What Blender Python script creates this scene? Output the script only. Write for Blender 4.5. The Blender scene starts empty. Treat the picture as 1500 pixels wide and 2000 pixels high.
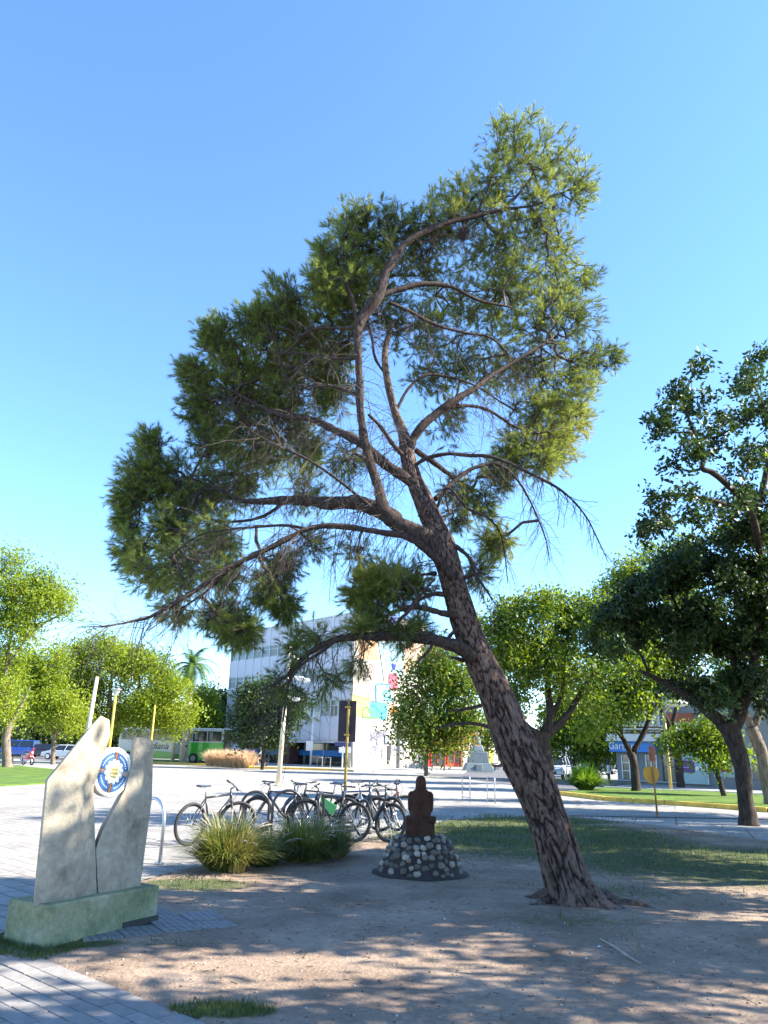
import bpy, bmesh, math, random
import numpy as np
from mathutils import Vector, Matrix, noise as mnoise
from mathutils.kdtree import KDTree

random.seed(7)
RNG = np.random.default_rng(7)
R = math.radians
SC = bpy.context.scene
COL = SC.collection

# ------------------------------------------------------------------ camera, sky, sun, exposure
TILT, ROLL, CAM_Z = R(17.33), R(1.4), 1.6
cam_d = bpy.data.cameras.new('camera')
cam = bpy.data.objects.new('camera', cam_d); COL.objects.link(cam)
cam_d.sensor_fit = 'HORIZONTAL'; cam_d.sensor_width = 36.0; cam_d.lens = 36.0
cam_d.clip_start = 0.05; cam_d.clip_end = 3000
cam.matrix_world = Matrix.Translation((0, 0, CAM_Z)) @ Matrix.Rotation(math.pi/2 + TILT, 4, 'X') @ Matrix.Rotation(ROLL, 4, 'Z')
SC.camera = cam

SUN_DIR = Vector((0.998, -0.05, 0.0)); SUN_EL = R(36)
sd = Vector((SUN_DIR.x*math.cos(SUN_EL), SUN_DIR.y*math.cos(SUN_EL), math.sin(SUN_EL)))
world = bpy.data.worlds.new('World'); SC.world = world; world.use_nodes = True
wn = world.node_tree.nodes; wl = world.node_tree.links
sky = wn.new('ShaderNodeTexSky'); sky.sky_type = 'NISHITA'; sky.sun_disc = False
sky.sun_elevation = SUN_EL; sky.sun_rotation = math.atan2(sd.x, sd.y)
sky.air_density = 1.1; sky.dust_density = 0.0; sky.ozone_density = 8.5; sky.altitude = 0
bg = wn['Background']; bg.inputs['Strength'].default_value = 0.122
wl.new(sky.outputs[0], bg.inputs[0])
sun_d = bpy.data.lights.new('sun', 'SUN'); sun_d.energy = 5.0; sun_d.angle = R(0.53); sun_d.color = (1.0, 0.94, 0.83)
sun = bpy.data.objects.new('sun', sun_d); COL.objects.link(sun)
sun.rotation_euler = sd.to_track_quat('Z', 'Y').to_euler()
SC.view_settings.view_transform = 'Standard'; SC.view_settings.look = 'None'
SC.view_settings.exposure = 1.9; SC.view_settings.gamma = 1.0; SC.view_settings.use_curve_mapping = False
SC.cycles.max_bounces = 6; SC.cycles.transparent_max_bounces = 8

# ------------------------------------------------------------------ picture-to-place helpers (surveying: a pixel sight line met with a height or distance)
def ray(px, py):
    x = (px-750)/1500; y = -(py-1000)/1500
    X = x*math.cos(ROLL)-y*math.sin(ROLL); Y = x*math.sin(ROLL)+y*math.cos(ROLL)
    return Vector((X, math.cos(TILT)-Y*math.sin(TILT), math.sin(TILT)+Y*math.cos(TILT)))
def P(px, py, z=0.0):
    d = ray(px, py); k = (z-CAM_Z)/d.z
    return Vector((0, 0, CAM_Z))+d*k
def U(px, py, Y):
    d = ray(px, py); return Vector((0, 0, CAM_Z))+d*(Y/d.y)
def onplane(px, py, p0, nrm):
    d = ray(px, py); o = Vector((0, 0, CAM_Z))
    return o+d*((Vector(p0)-o).dot(nrm)/d.dot(nrm))
def mpp(Y):            # metres per photo pixel near the horizon at distance Y
    return Y*0.955/1500

# ------------------------------------------------------------------ materials
_mats = {}
def M(name, col, rough=0.8, var=0.0, vscale=6.0, bump=0.0, bscale=30.0, metal=0.0, objrand=0.0, coat=0.0, col2=None, spec=0.5):
    if name in _mats: return _mats[name]
    m = bpy.data.materials.new(name); m.use_nodes = True
    nt = m.node_tree; n = nt.nodes; l = nt.links; b = n['Principled BSDF']
    b.inputs['Base Color'].default_value = (*col, 1); b.inputs['Roughness'].default_value = rough
    b.inputs['Metallic'].default_value = metal; b.inputs['Coat Weight'].default_value = coat
    b.inputs['Specular IOR Level'].default_value = spec
    tc = n.new('ShaderNodeTexCoord')
    last = None
    if var > 0 or col2:
        nz = n.new('ShaderNodeTexNoise'); nz.inputs['Scale'].default_value = vscale; nz.inputs['Detail'].default_value = 5; nz.inputs['Roughness'].default_value = 0.65
        l.new(tc.outputs['Object'], nz.inputs['Vector'])
        cr = n.new('ShaderNodeValToRGB'); cr.color_ramp.elements[0].position = 0.32; cr.color_ramp.elements[1].position = 0.68
        c2 = col2 or tuple(min(1, c*(1+var)) for c in col)
        c1 = col if col2 else tuple(c*(1-var) for c in col)
        cr.color_ramp.elements[0].color = (*c1, 1); cr.color_ramp.elements[1].color = (*c2, 1)
        l.new(nz.outputs['Fac'], cr.inputs['Fac']); last = cr.outputs['Color']
    if objrand > 0:
        oi = n.new('ShaderNodeObjectInfo'); hs = n.new('ShaderNodeHueSaturation')
        mp = n.new('ShaderNodeMapRange'); mp.inputs['To Min'].default_value = 1-objrand; mp.inputs['To Max'].default_value = 1+objrand
        l.new(oi.outputs['Random'], mp.inputs['Value']); l.new(mp.outputs[0], hs.inputs['Value'])
        if last: l.new(last, hs.inputs['Color'])
        else: hs.inputs['Color'].default_value = (*col, 1)
        last = hs.outputs['Color']
    if last: l.new(last, b.inputs['Base Color'])
    if bump > 0:
        nb = n.new('ShaderNodeTexNoise'); nb.inputs['Scale'].default_value = bscale; nb.inputs['Detail'].default_value = 6
        l.new(tc.outputs['Object'], nb.inputs['Vector'])
        bp = n.new('ShaderNodeBump'); bp.inputs['Strength'].default_value = bump; bp.inputs['Distance'].default_value = 0.02
        l.new(nb.outputs['Fac'], bp.inputs['Height']); l.new(bp.outputs['Normal'], b.inputs['Normal'])
    _mats[name] = m; return m

def leaf_mat(name, c1, c2, trans=0.35, rough=0.55, nscale=0.9, c3=None):
    m = bpy.data.materials.new(name); m.use_nodes = True
    nt = m.node_tree; n = nt.nodes; l = nt.links; n.remove(n['Principled BSDF']); out = n['Material Output']
    geo = n.new('ShaderNodeNewGeometry'); nz = n.new('ShaderNodeTexNoise'); nz.inputs['Scale'].default_value = nscale; nz.inputs['Detail'].default_value = 3
    l.new(geo.outputs['Position'], nz.inputs['Vector'])
    ad = n.new('ShaderNodeMath'); ad.operation = 'ADD'
    ml = n.new('ShaderNodeMath'); ml.operation = 'MULTIPLY_ADD'; ml.inputs[1].default_value = 0.45; ml.inputs[2].default_value = -0.22
    l.new(geo.outputs['Random Per Island'], ml.inputs[0]); l.new(nz.outputs['Fac'], ad.inputs[0]); l.new(ml.outputs[0], ad.inputs[1])
    cr = n.new('ShaderNodeValToRGB'); cr.color_ramp.elements[0].position = 0.3; cr.color_ramp.elements[1].position = 0.7
    cr.color_ramp.elements[0].color = (*c1, 1); cr.color_ramp.elements[1].color = (*c2, 1)
    if c3:
        e = cr.color_ramp.elements.new(0.86); e.color = (*c3, 1)
    l.new(ad.outputs[0], cr.inputs['Fac'])
    pb = n.new('ShaderNodeBsdfPrincipled'); pb.inputs['Roughness'].default_value = rough; pb.inputs['Specular IOR Level'].default_value = 0.35
    tr = n.new('ShaderNodeBsdfTranslucent'); mx = n.new('ShaderNodeMixShader'); mx.inputs[0].default_value = trans
    hs = n.new('ShaderNodeHueSaturation'); hs.inputs['Saturation'].default_value = 1.1; hs.inputs['Value'].default_value = 1.5
    hs.inputs['Hue'].default_value = 0.485
    l.new(cr.outputs[0], pb.inputs['Base Color']); l.new(cr.outputs[0], hs.inputs['Color']); l.new(hs.outputs[0], tr.inputs['Color'])
    l.new(pb.outputs[0], mx.inputs[1]); l.new(tr.outputs[0], mx.inputs[2]); l.new(mx.outputs[0], out.inputs['Surface'])
    return m

def glass_mat(name, col, rough=0.08):
    return M(name, col, rough, spec=0.9)

# ------------------------------------------------------------------ object helpers
def tag(o, label=None, cat=None, group=None, kind=None):
    if label: o['label'] = label
    if cat: o['category'] = cat
    if group: o['group'] = group
    if kind: o['kind'] = kind
    return o
def thing(name, label, cat, loc=(0, 0, 0), rz=0.0, group=None):
    o = bpy.data.objects.new(name, None); COL.objects.link(o); o.location = loc; o.rotation_euler = (0, 0, rz)
    o.empty_display_size = 0.2
    return tag(o, label, cat, group)
def link(name, me, parent=None):
    o = bpy.data.objects.new(name, me); COL.objects.link(o)
    if parent is not None: o.parent = parent
    return o
def mesh_np(name, V, F, mat, parent=None, smooth=False, kind=None, attr=None):
    """V (n,3), F (m,k) array or list of faces"""
    me = bpy.data.meshes.new(name)
    V = np.asarray(V, dtype=np.float32)
    if isinstance(F, np.ndarray):
        k = F.shape[1]; m = F.shape[0]
        me.vertices.add(len(V)); me.vertices.foreach_set('co', V.ravel())
        me.loops.add(m*k); me.loops.foreach_set('vertex_index', F.astype(np.int32).ravel())
        me.polygons.add(m); me.polygons.foreach_set('loop_start', np.arange(0, m*k, k, dtype=np.int32))
        me.update(calc_edges=True)
    else:
        me.from_pydata([tuple(map(float, v)) for v in V], [], [tuple(map(int, f)) for f in F]); me.update()
    if smooth: me.polygons.foreach_set('use_smooth', [True]*len(me.polygons))
    if attr:
        for an, av in attr.items():
            a = me.attributes.new(an, 'FLOAT', 'POINT'); a.data.foreach_set('value', np.asarray(av, dtype=np.float32))
    if mat: me.materials.append(mat)
    o = link(name, me, parent)
    if kind: o['kind'] = kind
    return o
class MB:
    """collects simple shapes and links them as ONE mesh object"""
    def __init__(s): s.v = []; s.f = []
    def add(s, V, F):
        b = len(s.v); s.v += [tuple(v) for v in V]; s.f += [tuple(i+b for i in f) for f in F]; return s
    def box(s, x0, x1, y0, y1, z0, z1, mtx=None):
        V = [Vector(v) for v in ((x0,y0,z0),(x1,y0,z0),(x1,y1,z0),(x0,y1,z0),(x0,y0,z1),(x1,y0,z1),(x1,y1,z1),(x0,y1,z1))]
        if mtx: V = [mtx @ v for v in V]
        return s.add(V, [(0,3,2,1),(4,5,6,7),(0,1,5,4),(1,2,6,5),(2,3,7,6),(3,0,4,7)])
    def tube(s, pts, rad, n=8, cap=True):
        V, F = tube_arrays([Vector(p) for p in pts], rad, n, cap); return s.add(V, F)
    def prism(s, poly, axis0, axis1):
        """poly: list of 3D points; extruded from offset axis0 to axis1 (Vectors)"""
        n = len(poly); V = [Vector(p)+Vector(axis0) for p in poly]+[Vector(p)+Vector(axis1) for p in poly]
        F = [tuple(range(n))[::-1], tuple(range(n, 2*n))]+[(i, (i+1) % n, n+(i+1) % n, n+i) for i in range(n)]
        return s.add(V, F)
    def torus(s, c, ax, R_, r, n=28, k=8):
        c = Vector(c); ax = Vector(ax).normalized(); a = ax.orthogonal().normalized(); b = ax.cross(a)
        V = []; F = []
        for i in range(n):
            t = 2*math.pi*i/n; d = a*math.cos(t)+b*math.sin(t)
            for j in range(k):
                u = 2*math.pi*j/k; V.append(c+d*(R_+r*math.cos(u))+ax*(r*math.sin(u)))
        for i in range(n):
            for j in range(k):
                F.append((i*k+j, ((i+1) % n)*k+j, ((i+1) % n)*k+(j+1) % k, i*k+(j+1) % k))
        return s.add(V, F)
    def disc(s, c, ax, r, h, n=24):
        c = Vector(c); ax = Vector(ax).normalized(); a = ax.orthogonal().normalized(); b = ax.cross(a)
        return s.prism([c+(a*math.cos(2*math.pi*i/n)+b*math.sin(2*math.pi*i/n))*r for i in range(n)], ax*0, ax*h)
    def ball(s, c, r, n=10, m=7, sc=(1,1,1), mtx=None):
        V = []; F = []
        for j in range(m+1):
            ph = math.pi*j/m
            for i in range(n):
                t = 2*math.pi*i/n
                v = Vector((r*sc[0]*math.sin(ph)*math.cos(t), r*sc[1]*math.sin(ph)*math.sin(t), r*sc[2]*math.cos(ph)))
                if mtx: v = mtx @ v
                V.append(v+Vector(c))
        for j in range(m):
            for i in range(n): F.append((j*n+i, (j+1)*n+i, (j+1)*n+(i+1) % n, j*n+(i+1) % n))
        return s.add(V, F)
    def build(s, name, mat, parent=None, smooth=False, bevel=0, kind=None):
        me = bpy.data.meshes.new(name); me.from_pydata(s.v, [], s.f); me.validate(); me.update()
        bm = bmesh.new(); bm.from_mesh(me)
        bmesh.ops.recalc_face_normals(bm, faces=bm.faces)
        bm.to_mesh(me); bm.free()
        if mat: me.materials.append(mat)
        if smooth: me.polygons.foreach_set('use_smooth', [True]*len(me.polygons))
        o = link(name, me, parent)
        if bevel:
            md = o.modifiers.new('bevel', 'BEVEL'); md.width = bevel; md.segments = 2; md.limit_method = 'ANGLE'; md.angle_limit = R(35)
        if kind: o['kind'] = kind
        return o

def catmull(pts, rad, sub=6):
    pts = [Vector(p) for p in pts]
    if len(pts) < 3: 
        return pts, list(rad)
    P_ = [pts[0]*2-pts[1]]+pts+[pts[-1]*2-pts[-2]]; out = []; ro = []
    for i in range(len(pts)-1):
        p0, p1, p2, p3 = P_[i:i+4]
        for k in range(sub):
            t = k/sub
            out.append(0.5*((2*p1)+(p2-p0)*t+(2*p0-5*p1+4*p2-p3)*t*t+(3*p1-p0-3*p2+p3)*t**3)); ro.append(rad[i]*(1-t)+rad[i+1]*t)
    out.append(pts[-1]); ro.append(rad[-1]); return out, ro

def tube_arrays(pts, rad, n=8, cap=True):
    if not hasattr(rad, '__len__'): rad = [rad]*len(pts)
    V = []; F = []; N = len(pts); a = None
    for i in range(N):
        t = (pts[min(i+1, N-1)]-pts[max(i-1, 0)])
        if t.length < 1e-9: t = Vector((0, 0, 1))
        t.normalize()
        if a is None: a = t.orthogonal().normalized()
        else:
            a = a-t*a.dot(t)
            a = a.normalized() if a.length > 1e-6 else t.orthogonal().normalized()
        b = t.cross(a)
        for j in range(n):
            u = 2*math.pi*j/n; V.append(pts[i]+(a*math.cos(u)+b*math.sin(u))*rad[i])
    for i in range(N-1):
        for j in range(n): F.append((i*n+j, i*n+(j+1) % n, (i+1)*n+(j+1) % n, (i+1)*n+j))
    if cap: F.append(tuple(range(n))[::-1]); F.append(tuple((N-1)*n+j for j in range(n)))
    return V, F

def segs_mesh(A, B, ra, rb):
    """thin three-sided prisms for thousands of twigs"""
    A = np.asarray(A, float); B = np.asarray(B, float); n = len(A)
    t = B-A; L = np.linalg.norm(t, axis=1, keepdims=True)+1e-9; t = t/L
    up = np.where(np.abs(t[:, 2:3]) > 0.9, np.array([[1., 0, 0]]), np.array([[0, 0, 1.]]))
    a = np.cross(t, up); a /= np.linalg.norm(a, axis=1, keepdims=True)+1e-9; b = np.cross(t, a)
    V = np.zeros((n, 6, 3))
    for j in range(3):
        u = 2*math.pi*j/3; d = a*math.cos(u)+b*math.sin(u)
        V[:, j] = A+d*np.asarray(ra)[:, None]; V[:, 3+j] = B+d*np.asarray(rb)[:, None]
    base = (np.arange(n)*6)[:, None]
    F = np.concatenate([base+np.array([[j, (j+1) % 3, 3+(j+1) % 3, 3+j]]) for j in range(3)], 0)
    return V.reshape(-1, 3), F

def scatter(TV, TF, pos, dirs, scale, roll=None, rng=RNG, spin=True):
    """copies of a template (axis +Z) placed at pos looking along dirs; returns arrays"""
    n = len(pos); d = dirs/(np.linalg.norm(dirs, axis=1, keepdims=True)+1e-9)
    rnd = rng.normal(size=(n, 3)); a = np.cross(d, rnd); a /= np.linalg.norm(a, axis=1, keepdims=True)+1e-9
    b = np.cross(d, a)
    Rm = np.stack([a, b, d], axis=2)  # columns
    V = np.einsum('nij,vj->nvi', Rm, TV)*np.asarray(scale)[:, None, None]+pos[:, None, :]
    k = len(TV); F = (TF[None, :, :]+(np.arange(n)*k)[:, None, None]).reshape(-1, TF.shape[1])
    return V.reshape(-1, 3), F

def copy_tree(o, parent=None):
    c = o.copy(); COL.objects.link(c)
    if parent is not None: c.parent = parent
    for ch in list(o.children): copy_tree(ch, c)
    return c

def text_mesh(body, size, name, mat, parent, mtx, extrude=0.004, shear=0.0, align='CENTER'):
    cu = bpy.data.curves.new(name, 'FONT'); cu.body = body; cu.size = size; cu.extrude = extrude; cu.align_x = align; cu.align_y = 'CENTER'; cu.shear = shear; cu.resolution_u = 3
    to = bpy.data.objects.new('tmp', cu); COL.objects.link(to)
    dg = bpy.context.evaluated_depsgraph_get(); me = bpy.data.meshes.new_from_object(to.evaluated_get(dg))
    bpy.data.objects.remove(to); me.name = name; me.materials.clear(); me.materials.append(mat)
    o = link(name, me, parent); o.matrix_local = mtx; return o

def frame_mtx(origin, xdir, ydir=None, zdir=None):
    x = Vector(xdir).normalized(); z = Vector(zdir).normalized() if zdir is not None else Vector((0, 0, 1)); y = z.cross(x).normalized() if ydir is None else Vector(ydir).normalized()
    m = Matrix.Identity(4)
    for i in range(3): m[i][0] = x[i]; m[i][1] = y[i]; m[i][2] = z[i]; m[i][3] = origin[i]
    return m

def inpoly(x, y, poly):
    x = np.asarray(x); y = np.asarray(y); ins = np.zeros(x.shape, bool); n = len(poly)
    for i in range(n):
        x1, y1 = poly[i][:2]; x2, y2 = poly[(i+1) % n][:2]
        c = ((y1 > y) != (y2 > y)) & (x < (x2-x1)*(y-y1)/((y2-y1) if y2 != y1 else 1e-9)+x1)
        ins ^= c
    return ins

# ------------------------------------------------------------------ the ground
def pos_nodes(m):
    nt = m.node_tree; geo = nt.nodes.new('ShaderNodeNewGeometry'); return nt.nodes, nt.links, geo.outputs['Position']
def ground_mat(name, stops, scales, bump=0.3, bsc=60, rough=0.9, speck=None, attr=None, attr_cols=None, brick=None):
    m = bpy.data.materials.new(name); m.use_nodes = True; n, l, pos = pos_nodes(m); b = n['Principled BSDF']
    b.inputs['Roughness'].default_value = rough; b.inputs['Specular IOR Level'].default_value = 0.25
    n1 = n.new('ShaderNodeTexNoise'); n1.inputs['Scale'].default_value = scales[0]; n1.inputs['Detail'].default_value = 8; n1.inputs['Roughness'].default_value = 0.62
    l.new(pos, n1.inputs['Vector'])
    cr = n.new('ShaderNodeValToRGB'); els = cr.color_ramp.elements
    while len(els) < len(stops): els.new(0.5)
    for e, (p, c) in zip(els, stops): e.position = p; e.color = (*c, 1)
    l.new(n1.outputs['Fac'], cr.inputs['Fac']); col = cr.outputs['Color']
    n2 = n.new('ShaderNodeTexNoise'); n2.inputs['Scale'].default_value = scales[1]; n2.inputs['Detail'].default_value = 6; n2.inputs['Roughness'].default_value = 0.7
    l.new(pos, n2.inputs['Vector'])
    mp = n.new('ShaderNodeMapRange'); mp.inputs['From Min'].default_value = 0.3; mp.inputs['From Max'].default_value = 0.7; mp.inputs['To Min'].default_value = 0.74; mp.inputs['To Max'].default_value = 1.22
    l.new(n2.outputs['Fac'], mp.inputs['Value'])
    mm = n.new('ShaderNodeMix'); mm.data_type = 'RGBA'; mm.blend_type = 'MULTIPLY'; mm.inputs['Factor'].default_value = 1.0
    l.new(col, mm.inputs['A']); l.new(mp.outputs[0], mm.inputs['B']); col = mm.outputs['Result']
    hgt = n2.outputs['Fac']
    if speck:
        vo = n.new('ShaderNodeTexVoronoi'); vo.inputs['Scale'].default_value = speck[0]; l.new(pos, vo.inputs['Vector'])
        sr = n.new('ShaderNodeValToRGB'); sr.color_ramp.elements[0].position = speck[2]; sr.color_ramp.elements[0].color = (1, 1, 1, 1); sr.color_ramp.elements[1].position = speck[2]+0.03; sr.color_ramp.elements[1].color = (0, 0, 0, 1)
        l.new(vo.outputs['Distance'], sr.inputs['Fac'])
        m2 = n.new('ShaderNodeMix'); m2.data_type = 'RGBA'; l.new(sr.outputs['Color'], m2.inputs['Factor']); l.new(col, m2.inputs['A']); m2.inputs['B'].default_value = (*speck[1], 1); col = m2.outputs['Result']
    if attr:
        at = n.new('ShaderNodeAttribute'); at.attribute_name = attr
        n3 = n.new('ShaderNodeTexNoise'); n3.inputs['Scale'].default_value = 7; n3.inputs['Detail'].default_value = 7; n3.inputs['Roughness'].default_value = 0.75; l.new(pos, n3.inputs['Vector'])
        ad = n.new('ShaderNodeMath'); ad.operation = 'ADD'; l.new(at.outputs['Fac'], ad.inputs[0]); l.new(n3.outputs['Fac'], ad.inputs[1])
        ms = n.new('ShaderNodeMapRange'); ms.inputs['From Min'].default_value = 0.82; ms.inputs['From Max'].default_value = 1.12; l.new(ad.outputs[0], ms.inputs['Value'])
        gr = n.new('ShaderNodeValToRGB'); gr.color_ramp.elements[0].color = (*attr_cols[0], 1); gr.color_ramp.elements[1].color = (*attr_cols[1], 1); gr.color_ramp.elements[0].position = .35; gr.color_ramp.elements[1].position = .65
        l.new(n2.outputs['Fac'], gr.inputs['Fac'])
        m3 = n.new('ShaderNodeMix'); m3.data_type = 'RGBA'; l.new(ms.outputs[0], m3.inputs['Factor']); l.new(col, m3.inputs['A']); l.new(gr.outputs[0], m3.inputs['B']); col = m3.outputs['Result']
    if brick:
        br = n.new('ShaderNodeTexBrick'); mpn = n.new('ShaderNodeMapping'); mpn.inputs['Rotation'].default_value = (0, 0, brick[3]); l.new(pos, mpn.inputs['Vector']); l.new(mpn.outputs[0], br.inputs['Vector'])
        br.inputs['Scale'].default_value = 1; br.inputs['Brick Width'].default_value = brick[0]; br.inputs['Row Height'].default_value = brick[1]; br.inputs['Mortar Size'].default_value = brick[2]
        br.inputs['Color1'].default_value = (1, 1, 1, 1); br.inputs['Color2'].default_value = (.84, .84, .86, 1); br.inputs['Mortar'].default_value = (.5, .5, .5, 1)
        m4 = n.new('ShaderNodeMix'); m4.data_type = 'RGBA'; m4.blend_type = 'MULTIPLY'; m4.inputs['Factor'].default_value = 1; l.new(col, m4.inputs['A']); l.new(br.outputs['Color'], m4.inputs['B']); col = m4.outputs['Result']
    l.new(col, b.inputs['Base Color'])
    n4 = n.new('ShaderNodeTexNoise'); n4.inputs['Scale'].default_value = bsc; n4.inputs['Detail'].default_value = 8; l.new(pos, n4.inputs['Vector'])
    bp = n.new('ShaderNodeBump'); bp.inputs['Strength'].default_value = bump; bp.inputs['Distance'].default_value = 0.03
    l.new(n4.outputs['Fac'], bp.inputs['Height']); l.new(bp.outputs[0], b.inputs['Normal'])
    return m

def sheet(name, poly, z, mat, thick=0.0):
    mb = MB()
    if thick: mb.prism([(p[0], p[1], z) for p in poly], (0, 0, -thick), (0, 0, 0))
    else: mb.add([(p[0], p[1], z) for p in poly], [tuple(range(len(poly)))])
    o = mb.build(name, mat); tag(o, kind='structure'); 
    return o

m_concrete = ground_mat('worn_light_concrete', [(.3, (.25, .23, .20)), (.55, (.36, .338, .30)), (.75, (.42, .395, .355))], (.35, 9), bump=.15, bsc=40, brick=(3.2, 3.2, .03, R(20)))
m_plaza = ground_mat('plaza_pavers', [(.3, (.24, .22, .19)), (.7, (.39, .362, .32))], (.5, 8), bump=.15, bsc=40, brick=(.5, .25, .012, R(42)))
m_asphalt = ground_mat('grey_asphalt', [(.3, (.105, .105, .11)), (.7, (.15, .15, .155))], (.4, 14), bump=.3, bsc=90)
m_dirt = ground_mat('trodden_dirt', [(.26, (.14, .097, .067)), (.5, (.265, .19, .134)), (.74, (.385, .29, .21))], (.9, 16), bump=.55, bsc=34,
                    attr='grass', attr_cols=((.04, .05, .02), (.10, .115, .04)))
m_lawn = ground_mat('mown_lawn', [(.3, (.10, .10, .035)), (.45, (.085, .15, .02)), (.75, (.18, .26, .04))], (1.1, 24), bump=.8, bsc=120)

sheet('ground', [(-700, -300), (700, -300), (700, 1200), (-700, 1200)], -0.03, m_concrete)

# dirt bed with grass, gently uneven
PAVE_A = P(60, 1865); PAVE_B = P(400, 2000); pdx = (PAVE_B-PAVE_A); pdx.z = 0; pdx.normalize()
pny = Vector((-pdx.y, pdx.x, 0))           # towards the dirt
if pny.y < 0: pny = -pny
dirt_poly = [tuple((PAVE_A-pdx*0.45)[:2]), (-3.25, 8.4), (-2.95, 10.4), (-2.45, 12.0), (-1.3, 13.7), (-.33, 15.6), (.9, 18.3), (1.9, 21.0), (5.3, 23.4), (6.9, 20.6), (8.3, 17.6), (11, 13.6), (14, 9), (20, -4), tuple((PAVE_B+pdx*9)[:2])]
def ground_h(x, y):
    h = 0.0
    d = math.hypot(x-2.2, y-9.4); h += 0.015*math.exp(-(d/0.9)**2)+0.02*math.exp(-(d/2.4)**2)
    h += 0.05*math.exp(-((x-4.6)**2/3+(y-8.6)**2/.5))
    h += 0.018*mnoise.noise(Vector((x*0.8, y*0.8, 3)))+0.012*mnoise.noise(Vector((x*2.6, y*2.6, 8)))+0.006*mnoise.noise(Vector((x*9, y*9, 1)))
    return h
def edge_dist(x, y):
    best = 1e9
    for i in range(len(dirt_poly)):
        ax, ay = dirt_poly[i]; bx, by = dirt_poly[(i+1) % len(dirt_poly)]
        dx, dy = bx-ax, by-ay; t = max(0, min(1, ((x-ax)*dx+(y-ay)*dy)/(dx*dx+dy*dy)))
        best = min(best, math.hypot(x-ax-t*dx, y-ay-t*dy))
    return best
def grass_density(x, y):
    g = 0.0
    def bl(cx, cy, rx, ry, s=1.0):
        return s*math.exp(-(((x-cx)/rx)**2+((y-cy)/ry)**2)**1.5)
    g = max(g, bl(3.2, 17.2, 3.6, 4.6, .95)); g = max(g, bl(5.6, 13.6, 3.4, 3.0, .85)); g = max(g, bl(8, 11.5, 3.2, 2.2, .55)); g = max(g, bl(4.0, 21.3, 2.6, 1.6, .8))
    g = max(g, bl(2.0, 8.55, 1.3, .45, .42)); g = max(g, bl(-2.2, 10.3, .8, .55, .75)); g = max(g, bl(-2.45, 7.25, .45, .22, .8)); g = max(g, bl(-3.4, 7.6, .3, .3, .8))
    g = max(g, bl(-1.6, 7.25, .6, .2, .45)); g = max(g, bl(-.93, 5.62, .28, .17, .95)); g = max(g, bl(3.0, 10.4, 1.4, .6, .5)); g = max(g, bl(0.0, 13.8, 1.2, .8, .3))
    return g
def build_dirt():
    nx, ny = 300, 330
    xs = np.linspace(-4.2, 20, nx); ys = -4+28*(np.linspace(0, 1, ny)**1.0)
    keep = {}; V = []; F = []; G = []
    X, Y = np.meshgrid(xs, ys, indexing='ij'); ins = inpoly(X.ravel(), Y.ravel(), dirt_poly).reshape(X.shape)
    idx = -np.ones(X.shape, int)
    for i in range(nx-1):
        for j in range(ny-1):
            if ins[i, j] or ins[i+1, j] or ins[i, j+1] or ins[i+1, j+1]:
                q = []
                for a, b in ((i, j), (i+1, j), (i+1, j+1), (i, j+1)):
                    if idx[a, b] < 0:
                        x, y = X[a, b], Y[a, b]; idx[a, b] = len(V)
                        e = min(1, edge_dist(x, y)/0.35)*(1 if ins[a, b] else -0.2)
                        h = 0.008+ground_h(x, y)*max(0, e) if e > 0 else -0.028
                        if (x-PAVE_A.x)*pny.x+(y-PAVE_A.y)*pny.y < 0.0: h = min(h, -0.028)
                        V.append((x, y, h)); G.append(grass_density(x, y))
                    q.append(idx[a, b])
                F.append(q)
    o = mesh_np('dirt_ground', V, np.array(F), m_dirt, smooth=True, attr={'grass': G}); tag(o, kind='structure')
build_dirt()

# plaza paving behind, street on the far side, lawns with yellow kerbs
sheet('plaza_pavement', [(-14, 4.0), (-3.25, 4.5), (-3.3, 8.4), (-3.0, 10.4), (-2.5, 12.0), (-1.35, 13.7), (-.38, 15.6), (.85, 18.3), (1.85, 21.0), (5.3, 23.45), (12, 24), (12, 27.4), (-13, 29.5), (-14, 31)], -0.010, m_plaza)
sheet('street', [P(905, 1520)[:2], P(1120, 1548)[:2], P(1190, 1540)[:2], P(1500, 1556)[:2], (60, 38), (70, 60), (17.5, 62), (30, 220), (14, 220), (6, 85), (-90, 120), (-90, 96), (0, 78)], -0.022, m_asphalt)
m_kerb_y = M('yellow_kerb_paint', (.62, .40, .06), .7, var=.25, vscale=3, bump=.2)
m_kerb_w = M('white_kerb', (.55, .54, .5), .8, var=.12, vscale=3, bump=.2)
def kerb(name, pts, mat, w=.16, h=.13):
    """short kerbstones laid end to end, each a part of the kerb"""
    t = bpy.data.objects.new(name, None); COL.objects.link(t); tag(t, kind='structure')
    meshes = {}
    for a, b in zip(pts[:-1], pts[1:]):
        a = Vector((a[0], a[1], 0)); b = Vector((b[0], b[1], 0)); L = (b-a).length; n = max(1, round(L/1.4)); s = L/n
        key = round(s, 2)
        for i in range(n):
            if key not in meshes:
                o = MB().box(0.008, s-.008, -w/2, w/2, -.1, h).build('kerbstone', mat, t, bevel=.015); meshes[key] = o
            else:
                o = meshes[key].copy(); COL.objects.link(o)
            p = a+(b-a)*(i/n); o.location = (p.x, p.y, random.uniform(-.006, .006)); o.rotation_euler = (0, 0, math.atan2(b.y-a.y, b.x-a.x)+random.uniform(-.004, .004))
    return t
lawnR = [P(1092, 1551), P(1180, 1562), P(1300, 1570), P(1400, 1577), P(1500, 1585), Vector((19, 26.4, 0))]
lawnR_in = [Vector((24, 34, 0)), P(1500, 1557), P(1400, 1550), P(1290, 1546), P(1180, 1541)]
sheet('lawn_strip', [p[:2] for p in lawnR]+[p[:2] for p in lawnR_in], 0.09, m_lawn, .1)
kerb('lawn_strip_kerb', [p[:2] for p in lawnR], m_kerb_y)
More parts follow.
